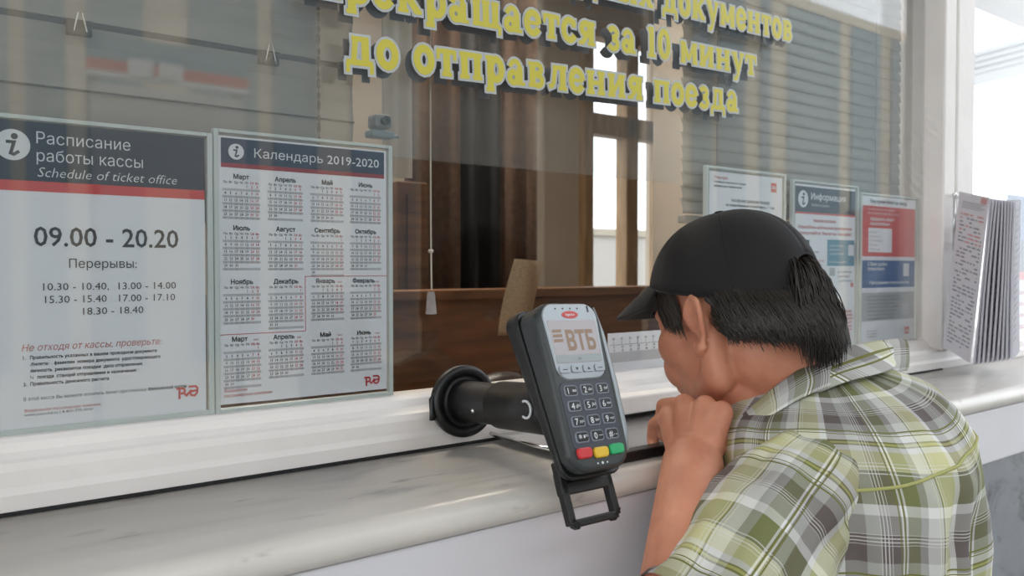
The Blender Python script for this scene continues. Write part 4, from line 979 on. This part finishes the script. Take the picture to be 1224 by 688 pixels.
for k in range(5200):
    az = rnd.uniform(-1.40, 1.40); z0 = min(rnd.uniform(-.012, .062), .028 + .27 * -.108 * math.cos(az) + .012); ph = rnd.uniform(0, 6); am = rnd.uniform(0, .03); lf = rnd.random(); zb_ = zbot(az) + rnd.gauss(0, .006)
    pts = []
    for j in range(7):
        t_ = j / 6; a2 = az - (.20 if az > 0 else -.20) * t_ * rnd.uniform(.8, 1.1) * min(1, abs(az) * 2) + am * math.sin(t_ * 4 + ph)
        ex = .002 + .010 * math.sin(t_ * 2.2) * (.5 + .5 * math.cos(az)) + .005 * lf + .006 * t_ * (1 if lf > .8 else .3) * math.cos(a2) + .012 * max(0, math.cos(a2) - .6) * t_
        pts.append(HX @ hr(a2, z0 + (zb_ - z0) * t_, ex))
    hs.tube(pts, [.0007, .0009, .0009, .0009, .0008, .0006, .0003], 3, caps=False)
for s in (-1, 1):
    for k in range(330):
        y0 = rnd.uniform(.030, .064); z0 = rnd.uniform(.018, .05); ln = rnd.uniform(.018, .045) * (1 - .3 * abs(y0 - .03) / .03)
        pts = []
        for j in range(5):
            t_ = j / 4; yy = y0 - .012 * t_; zz = z0 - ln * t_
            xx = .0765 * math.sqrt(max(0, 1 - ((yy + .0) / .108) ** 2)) - .05 * max(0, -zz - .0) + .0015 + .002 * math.sin(k)
            pts.append(h(s * xx, yy, zz))
        hs.tube(pts, [.001, .0012, .001, .0008, .0003], 3, caps=False)
# tuft through the opening at the back of the cap
for k in range(1500):
    x0 = max(-.02, min(.02, rnd.gauss(0, .0115))); z0 = rnd.uniform(.012, .055); r_o = rnd.uniform(.3, 1.0); pts = []
    sw = rnd.uniform(-.018, .018)
    for j in range(8):
        t_ = j / 7; ang = t_ * 2.5
        pts.append(h(x0 * (1 + .6 * math.sin(t_ * 2.6)) + sw * t_, -.100 - .019 * r_o * math.sin(ang) - .002 * t_ + .002 * math.sin(8 * t_ + k), z0 + .012 * r_o * math.sin(t_ * 3) - (.075 + .02 * r_o) * t_ ** 1.3))
    hs.tube(pts, [.0006, .0009, .001, .001, .0009, .0008, .0006, .0003], 3, caps=False)
hs.ell(h(0, -.098, .010), (.030, .020, .040), HR, 16, 12)
o = hs.build('hair_strands', hair, smooth=True); wear(o); o['kind'] = 'stuff'

# ---- cap
capm, N, L, b = nt('black_cap_cloth'); b.inputs['Base Color'].default_value = (.010, .009, .0105, 1); b.inputs['Roughness'].default_value = .85; b.inputs['Sheen Weight'].default_value = .03
tc = N.new('ShaderNodeTexCoord'); n1 = N.new('ShaderNodeTexNoise'); n1.inputs['Scale'].default_value = 900; L.new(tc.outputs['Object'], n1.inputs[0])
bp = N.new('ShaderNodeBump'); bp.inputs['Strength'].default_value = .5; bp.inputs['Distance'].default_value = .0005; L.new(n1.outputs[0], bp.inputs['Height']); L.new(bp.outputs[0], b.inputs['Normal'])
CXc = Vector((0, -.004, .030)); CR = (.0865, .1085, .098)
def cap_edge(az):       # bottom height at azimuth (0 = back)
    y = -CR[1] * math.cos(az); z = .028 + .27 * y
    w_ = .44
    if abs(az) < w_: z += .056 * math.sqrt(max(0, 1 - (az / w_) ** 2))
    return z
azs = sorted(set([-math.pi + 2 * math.pi * i / 72 for i in range(73)] + [(-.44 + .88 * i / 24) for i in range(25)]))
azs = azs[:-1]
nv = 14; vs = []
for az in azs:
    ze = cap_edge(az) - CXc.z; ph0 = math.asin(max(-1, min(1, ze / CR[2])))
    for j in range(nv + 1):
        t_ = j / nv; ph = ph0 + (math.pi / 2 - .002 - ph0) * t_
        seam = min(abs(((az / (math.pi / 3)) % 1) - 0), abs(((az / (math.pi / 3)) % 1) - 1)) * (math.pi / 3)
        dent = -.0012 * math.exp(-(seam * math.cos(ph) / .035) ** 2)
        rr = 1 + dent / .09 + .012 * math.sin(3 * az + 1) * math.sin(2 * ph) * .6
        if ph < 0: k_ = 1 - .0 * ph
        else: k_ = 1
        c_ = math.cos(ph) ** .88 if ph > 0 else math.cos(ph * .5)
        vs.append(h(-CR[0] * math.sin(az) * c_ * rr + CXc.x, -CR[1] * math.cos(az) * c_ * rr + CXc.y, CR[2] * math.sin(ph) * rr + CXc.z))
na = len(azs); mb = MB()
mb.add(vs, [(i * (nv + 1) + j, ((i + 1) % na) * (nv + 1) + j, ((i + 1) % na) * (nv + 1) + j + 1, i * (nv + 1) + j + 1) for i in range(na) for j in range(nv)])
crown = mb.build('cap', capm, smooth=True); q = crown.modifiers.new('s', 'SOLIDIFY'); q.thickness = .0022; q.offset = -1; wear(crown, 'black baseball cap')
def capp(az, ph, ex=.0005):
    c_ = math.cos(ph) ** .88 if ph > 0 else math.cos(ph * .5)
    return h(-(CR[0] + ex) * math.sin(az) * c_ + CXc.x, -(CR[1] + ex) * math.cos(az) * c_ + CXc.y, (CR[2] + ex) * math.sin(ph) + CXc.z)
for k in range(6):
    az = k * math.pi / 3 + .0001; ze = math.asin(max(-1, min(1, (cap_edge(az) - CXc.z) / CR[2])))
    MB().tube([capp(az, ze + (1.55 - ze) * i / 14) for i in range(15)], .0010, 6).build('seam', capm, crown, smooth=True)
    for s in (0,):
        a2 = az + math.pi / 6; c_ = capp(a2, .85); 
        n_c = (c_ - h(*CXc)).normalized()
        MB().lathe([(.0034, -.0004), (.0034, .0008), (.0022, .0014), (.0014, .0004)], Matrix.Translation(c_) @ n_c.to_track_quat('Z', 'Y').to_matrix().to_4x4(), 14).build('eyelet', capm, crown, smooth=True)
tp = h(CXc.x, CXc.y, CXc.z + CR[2]); MB().lathe([(.0085, -.001), (.0082, .0025), (.005, .0048), (.0001, .0052)], Matrix.Translation(tp) @ HR.to_4x4(), 20).build('button', capm, crown, smooth=True)
mb = MB(); na = 72; E0 = [capp(a_, math.asin(max(-1, min(1, (cap_edge(a_) - CXc.z) / CR[2]))) , .0012) for a_ in azs]
E1 = [p + HR @ Vector((0, 0, .0)) for p in E0]
mb.tube(E0 + [E0[0]], .0014, 6, caps=False); mb.build('edge_band', capm, crown, smooth=True)
# strap closing the opening
mb = MB(); vs = []
for i in range(17):
    az = -.50 + 1.0 * i / 16; z = .028 + .27 * (-CR[1] * math.cos(az))
    for dz in (0, .016): vs.append(h(-(CR[0] + .001) * math.sin(az), -.004 - (CR[1] + .001) * math.cos(az), z + dz))
mb.add(vs, [(2 * i, 2 * i + 2, 2 * i + 3, 2 * i + 1) for i in range(16)])
o = mb.build('strap', capm, crown, smooth=True); o.modifiers.new('s', 'SOLIDIFY').thickness = .0025
# brim
mb = MB(); nb, nr = 24, 7; vs = []
for i in range(nb + 1):
    a = -1.02 + 2.04 * i / nb; az = math.pi - a          # a = 0 straight ahead
    for j in range(nr + 1):
        t_ = j / nr
        bx = (CR[0] - .001) * math.sin(a); by = CXc.y + (CR[1] - .001) * math.cos(a); bz = .030 + .27 * by + .001
        ln = .079 * (max(0, math.cos(a * 1.42)) ** .55)
        x = bx * (1 - .04 * t_); y = by + ln * t_; z = bz - (.0335 * (ln / .079)) * t_ ** 1.1 - .9 * (abs(bx) ** 2) * 2.2 * t_
        vs.append(h(x, y, z))
mb.add(vs, [(i * (nr + 1) + j, i * (nr + 1) + j + 1, (i + 1) * (nr + 1) + j + 1, (i + 1) * (nr + 1) + j) for i in range(nb) for j in range(nr)])
o = mb.build('brim', capm, crown, smooth=True); q = o.modifiers.new('s', 'SOLIDIFY'); q.thickness = .005; q.offset = 0; q = o.modifiers.new('b', 'BEVEL'); q.width = .002; q.segments = 3; o.modifiers.new('u', 'SUBSURF').render_levels = 1

# ---- plaid shirt
plaid, N, L, b = nt('plaid_cotton'); b.inputs['Roughness'].default_value = .85
uvn = N.new('ShaderNodeUVMap'); sp = N.new('ShaderNodeSeparateXYZ'); L.new(uvn.outputs[0], sp.inputs[0])
Wt = (.74, .74, .72); GR = (.12, .095, .09); OL = (.17, .185, .06); YE = (.62, .60, .30); LG = (.36, .36, .34); DO = (.16, .16, .02); YG = (.50, .50, .12)
def seq(period, items, axis, off=0.0):
    m1 = N.new('ShaderNodeMath'); m1.operation = 'MULTIPLY_ADD'; m1.inputs[1].default_value = 1 / period; m1.inputs[2].default_value = off; L.new(sp.outputs[axis], m1.inputs[0])
    m2 = N.new('ShaderNodeMath'); m2.operation = 'FRACT'; L.new(m1.outputs[0], m2.inputs[0])
    r = N.new('ShaderNodeValToRGB'); r.color_ramp.interpolation = 'CONSTANT'; L.new(m2.outputs[0], r.inputs[0]); el = r.color_ramp.elements
    while len(el) < len(items): el.new(.5)
    for e_, (p_, c_) in zip(el, items): e_.position = p_; e_.color = (*c_, 1)
    return r.outputs[0]
big = [(0, GR), (.14, Wt), (.155, GR), (.17, Wt), (.185, OL), (.30, LG), (.36, Wt), (.45, YG), (.46, Wt), (.48, DO), (.492, YE), (.60, YE), (.68, Wt), (.74, GR), (.90, LG)]
big2 = [(0, OL), (.16, YE), (.30, Wt), (.34, DO), (.352, YG), (.375, DO), (.387, Wt), (.46, LG), (.56, GR), (.74, LG), (.86, Wt), (.93, OL)]
lin = [(0, (0, 0, 0))] + [q_ for c_ in (.02, .042, .064, .086, .48, .505, .53, .555) for q_ in ((c_, (.6, .6, .6)), (c_ + .0065, (0, 0, 0)))]
dk = [(0, (0, 0, 0)), (.34, (1, 1, 1)), (.350, (0, 0, 0)), (.375, (1, 1, 1)), (.385, (0, 0, 0))]
PU, PV = .165, .150
A_ = seq(PU, big, 0); B_ = seq(PV, big2, 1, .2)
def mix(fac, a_, b_, mode='MIX'):
    m = N.new('ShaderNodeMix'); m.data_type = 'RGBA'; m.blend_type = mode
    if isinstance(fac, float): m.inputs[0].default_value = fac
    else: L.new(fac, m.inputs[0])
    if isinstance(a_, tuple): m.inputs[6].default_value = (*a_, 1)
    else: L.new(a_, m.inputs[6])
    if isinstance(b_, tuple): m.inputs[7].default_value = (*b_, 1)
    else: L.new(b_, m.inputs[7])
    return m.outputs[2]
base = mix(.5, A_, B_)
l1 = mix(seq(PU, lin, 0, .03), base, (.72, .72, .70)); l2 = mix(seq(PV, lin, 1, .55), l1, (.72, .72, .70))
k1 = mix(seq(PU, dk, 0, .22), l2, DO); k2 = mix(seq(PV, dk, 1, .1), k1, DO)
hsv = N.new('ShaderNodeHueSaturation'); hsv.inputs['Saturation'].default_value = .92; L.new(k2, hsv.inputs['Color'])
L.new(hsv.outputs[0], b.inputs['Base Color'])
n1 = N.new('ShaderNodeTexNoise'); n1.inputs['Scale'].default_value = 700; L.new(uvn.outputs[0], n1.inputs[0])
bp = N.new('ShaderNodeBump'); bp.inputs['Strength'].default_value = .25; bp.inputs['Distance'].default_value = .0006; L.new(n1.outputs[0], bp.inputs['Height']); L.new(bp.outputs[0], b.inputs['Normal'])

def grid_obj(name, rows, uvs, m, closed=False, thick=.0016, sub=1, par=None):
    nr = len(rows); nc = len(rows[0]); mb = MB(); vs = [p for r_ in rows for p in r_]; fs = []; uv = []
    for i in range(nr - 1):
        for j in range(nc if closed else nc - 1):
            j2 = (j + 1) % nc; fs.append((i * nc + j, i * nc + j2, (i + 1) * nc + j2, (i + 1) * nc + j))
            U = lambda a_, b_, jj: (uvs[a_][b_] if not (closed and jj == nc) else uvs[a_][nc])
            for (a_, jj) in ((i, j), (i, j + 1), (i + 1, j + 1), (i + 1, j)): uv += list(uvs[a_][jj])
    mb.add(vs, fs); mb.uv = uv
    me = bpy.data.meshes.new(name); me.from_pydata([tuple(v) for v in vs], [], fs); me.materials.append(m)
    ul = me.uv_layers.new(name='UVMap'); ul.data.foreach_set('uv', uv); me.polygons.foreach_set('use_smooth', [True] * len(fs)); me.update()
    o = bpy.data.objects.new(name, me); C.objects.link(o)
    if thick: q = o.modifiers.new('s', 'SOLIDIFY'); q.thickness = thick; q.offset = 0
    if sub: q = o.modifiers.new('u', 'SUBSURF'); q.levels = sub; q.render_levels = sub
    if par: o.parent = par
    return o
TO = Vector((.908, -.388, CZ)); XL = Vector((.99, .14, 0)); YL = Vector((-.14, .99, 0))
RG = [  # z, centre x, centre y, half width, half depth, exponent, tilt
 (-.128, .02, .050, .058, .056, 2.0, .10), (-.134, .015, .044, .082, .075, 2.0, .12), (-.146, .01, .032, .115, .095, 2.1, .13), (-.162, .005, .020, .142, .109, 2.2, .13), (-.190, .0, .008, .160, .120, 2.3, .12),
 (-.230, .0, .0, .170, .128, 2.2, .09), (-.280, -.004, -.006, .170, .126, 2.15, .05), (-.350, -.008, -.008, .166, .126, 2.1, .02), (-.430, -.008, -.008, .166, .128, 2.1, 0), (-.520, .0, -.008, .168, .130, 2.1, 0), (-.62, .02, -.008, .180, .138, 2.3, 0), (-.74, .03, -.012, .190, .142, 2.3, 0)]
def rg(t_):
    x = t_ * (len(RG) - 1); i = min(int(x), len(RG) - 2); f = x - i
    a, b_, c, d = RG[max(i - 1, 0)], RG[i], RG[i + 1], RG[min(i + 2, len(RG) - 1)]
    return [b_[k] + .5 * f * (c[k] - a[k] + f * (2 * a[k] - 5 * b_[k] + 4 * c[k] - d[k] + f * (3 * (b_[k] - c[k]) + d[k] - a[k]))) for k in range(7)]
nR, nC = 84, 132; rows = []; uvs = []; vacc = [0.0] * (nC + 1); prevrow = None
for i in range(nR):
    z, cx, cy, a, d, ex, tl = rg(i / (nR - 1)); row = []; uvr = []
    for j in range(nC + 1):
        th = 2 * math.pi * j / nC + math.pi / 2      # start at the front
        cs, sn = math.cos(th), math.sin(th); rr = (abs(cs) ** ex + abs(sn) ** ex) ** (-1 / ex)
        X_, Y_ = cs * rr * a, sn * rr * d
        back = max(0, -sn)
        zz = z + tl * (X_ + cx)
        fold = 0
        if zz < -.22:
            s_ = min(1, (-.22 - zz) / .06)
            fold += s_ * back * .0075 * math.sin(th * 15 + 2.5 * noise.noise(Vector((th * 1.2, zz * 3, 5)))) 
            fold += s_ * .013 * noise.noise(Vector((th * 3.2, zz * 4.5, 1)))
        fold += .008 * noise.noise(Vector((X_ * 16 + zz * 8, Y_ * 16, zz * 12))) + .0022 * noise.noise(Vector((X_ * 50 + zz * 30, Y_ * 50, zz * 30)))
        k_ = 1 + fold / .15
        p = TO + XL * (cx + X_ * k_) + YL * (cy + Y_ * k_) + Vector((0, 0, zz + fold * .6 * max(0, 1 - (-z - .1) / .1)))
        row.append(p)
        if prevrow: vacc[j] += (p - prevrow[j]).length
        uvr.append((th * .172 * (1 - .0 * i) if 1 else 0, -vacc[j]))
    prevrow = row; rows.append(row[:nC]); uvs.append(uvr)
shirt = wear(grid_obj('shirt', rows, uvs, plaid, closed=True, thick=.002), 'green, grey and yellow plaid cotton shirt')
rows_t = rows
def shirt_pt(t_, th, ex=.002):
    z, cx, cy, a, d, e_, tl = rg(t_); cs, sn = math.cos(th), math.sin(th); rr = (abs(cs) ** e_ + abs(sn) ** e_) ** (-1 / e_); X_, Y_ = cs * rr * (a + ex), sn * rr * (d + ex)
    return TO + XL * (cx + X_) + YL * (cy + Y_) + Vector((0, 0, z + tl * X_))
# left sleeve
def sleeve(name, S, Eb, r0, r1, ra, tend, seed, off, upv, rowsn=40):
    ax = (Eb - S); Ln_ = ax.length; ax.normalize(); a = (upv - ax * upv.dot(ax)).normalized(); b_ = ax.cross(a)
    rows = []; uvs = []; nC = 72
    for i in range(rowsn):
        t_ = -.16 + (tend + .16) * i / (rowsn - 1); row = []; uvr = []
        if t_ < .18: rr = r0 * math.sqrt(max(.02, 1 - ((.18 - t_) / .40) ** 2))
        else: rr = r0 + (r1 - r0) * (t_ - .18) / (tend - .18)
        for j in range(nC + 1):
            th = 2 * math.pi * j / nC
            n0 = .013 * noise.noise(Vector((math.cos(th) * 1.6 + seed, math.sin(th) * 1.6, t_ * 2.6))) + .0055 * noise.noise(Vector((math.cos(th) * 4 + t_ * 3, math.sin(th) * 4 + seed, t_ * 7)))
            n0 += .0035 * math.sin(10 * t_ + 3 * math.cos(th) + seed) * max(0, math.cos(th + 2.2))
            p = S + ax * (t_ * Ln_) + (a * math.cos(th) + b_ * (math.sin(th) * ra)) * (rr + n0)
            row.append(p); uvr.append((th * .075 + off, t_ * Ln_ * 1.05))
        rows.append(row[:nC]); uvs.append(uvr)
    return grid_obj(name, rows, uvs, plaid, closed=True, thick=.002)
ls = wear(sleeve('sleeve', LSH + Vector((0.020, .0, -.006)), LEL, .074, .074, .92, .86, 2.0, .02, Vector((0, -.6, .6))))
rs = wear(sleeve('sleeve', RSH + Vector((-.010, -.008, -.012)), REL, .062, .070, .95, .80, 7.0, .05, Vector((0, -.6, .6))))
# yoke seam, armhole seam
thr = [R(195) + R(150) * i / 40 for i in range(41)]
yz = .40
ri = int(yz * (nR - 1)); cen_ = sum(rows_t[ri], Vector()) / nC
js = [j for j in range(nC) if R(188) < (2 * math.pi * j / nC + math.pi / 2) % (2 * math.pi) < R(352)]
wear(MB().tube([rows_t[ri][j] + (rows_t[ri][j] - cen_).normalized() * .0016 for j in js], .0019, 6).build('yoke_seam', mat('seam_olive', (.42, .42, .16), .9), smooth=True))
# collar
top = [at_d(1084, 403, 1.085), at_d(1045, 405, 1.035), at_d(1003, 414, .992), at_d(962, 434, .962), at_d(922, 463, .950), at_d(885, 496, .957)]
low = [at_d(1084, 443, 1.075), at_d(1046, 449, 1.012), at_d(1006, 457, .956), at_d(962, 474, .928), at_d(926, 494, .926), at_d(892, 515, .944)]
inn = [Vector((1.02, -.365, CZ - .115)), Vector((.985, -.405, CZ - .115)), Vector((.93, -.42, CZ - .12)), Vector((.872, -.402, CZ - .13)), Vector((.842, -.365, CZ - .155)), Vector((.826, -.325, CZ - .190))]
top = [Vector((.93, -.262, CZ - .165)), Vector((1.02, -.272, CZ - .135)), Vector((1.07, -.325, CZ - .105))] + top
low = [Vector((.94, -.245, CZ - .200)), Vector((1.055, -.255, CZ - .175)), Vector((1.09, -.330, CZ - .145))] + low
inn = [Vector((.93, -.275, CZ - .19)), Vector((.985, -.285, CZ - .16)), Vector((1.02, -.320, CZ - .13))] + inn
def cr(P, t_):
    x = t_ * (len(P) - 1); i = min(int(x), len(P) - 2); f = x - i; a, b_, c, d = P[max(i - 1, 0)], P[i], P[i + 1], P[min(i + 2, len(P) - 1)]
    return b_ + .5 * f * (c - a + f * (2 * a - 5 * b_ + 4 * c - d + f * (3 * (b_ - c) + d - a)))
rows = []; uvs = []
for k in range(11):
    row = []; uvr = []
    for i in range(61):
        t_ = i / 60; a, b_, c = cr(inn, t_), cr(top, t_), cr(low, t_)
        if k <= 3: p = a.lerp(b_, k / 3)
        else:
            s_ = (k - 3) / 7; p = b_.lerp(c, s_) + (RT * .3 - FW * .7 + UP * .3) * (.006 * math.sin(math.pi * s_))
        p = p + Vector((.5, -.7, .3)) * (.0035 * noise.noise(Vector((t_ * 9, k * .25, 3))))
        row.append(p); uvr.append((t_ * .42 + .045, k * .0075 + .03))
    rows.append(row); uvs.append(uvr)
wear(grid_obj('collar', rows, uvs, plaid, thick=.0022))

# ---- trousers and shoes
tr_ = MB()
tr_.ell(Vector((.95, -.415, .84)), (.180, .130, .13), None, 28, 16)
for a_, b_, c_ in zip(HIP, KN, AN):
    tr_.cap(a_, b_, .100, .074, 22); tr_.cap(b_, c_ + Vector((0, 0, .02)), .072, .060, 22)
wear(meobj('trousers', remesh(tr_, .008, 5), mat('dark_denim', (.03, .04, .07), .85, bump=.3, bscale=300)))
for c_ in AN:
    s_ = MB(); s_.cap(c_ + Vector((0, -.025, -.045)), c_ + Vector((0, .15, -.052)), .042, .036, 18); s_.cap(c_ + Vector((0, -.02, .0)), c_ + Vector((0, -.02, -.04)), .045, .042, 18); s_.cap(c_ + Vector((0, 0, -.02)), c_ + Vector((0, .13, -.055)), .04, .034, 18)
    me = remesh(s_, .005, 4)
    for v in me.vertices: v.co.z = max(v.co.z, .004)
    wear(meobj('shoe', me, mat('black_leather', (.015, .014, .014), .35)))

bpy.data.objects.remove(tob); bpy.data.curves.remove(tcu)
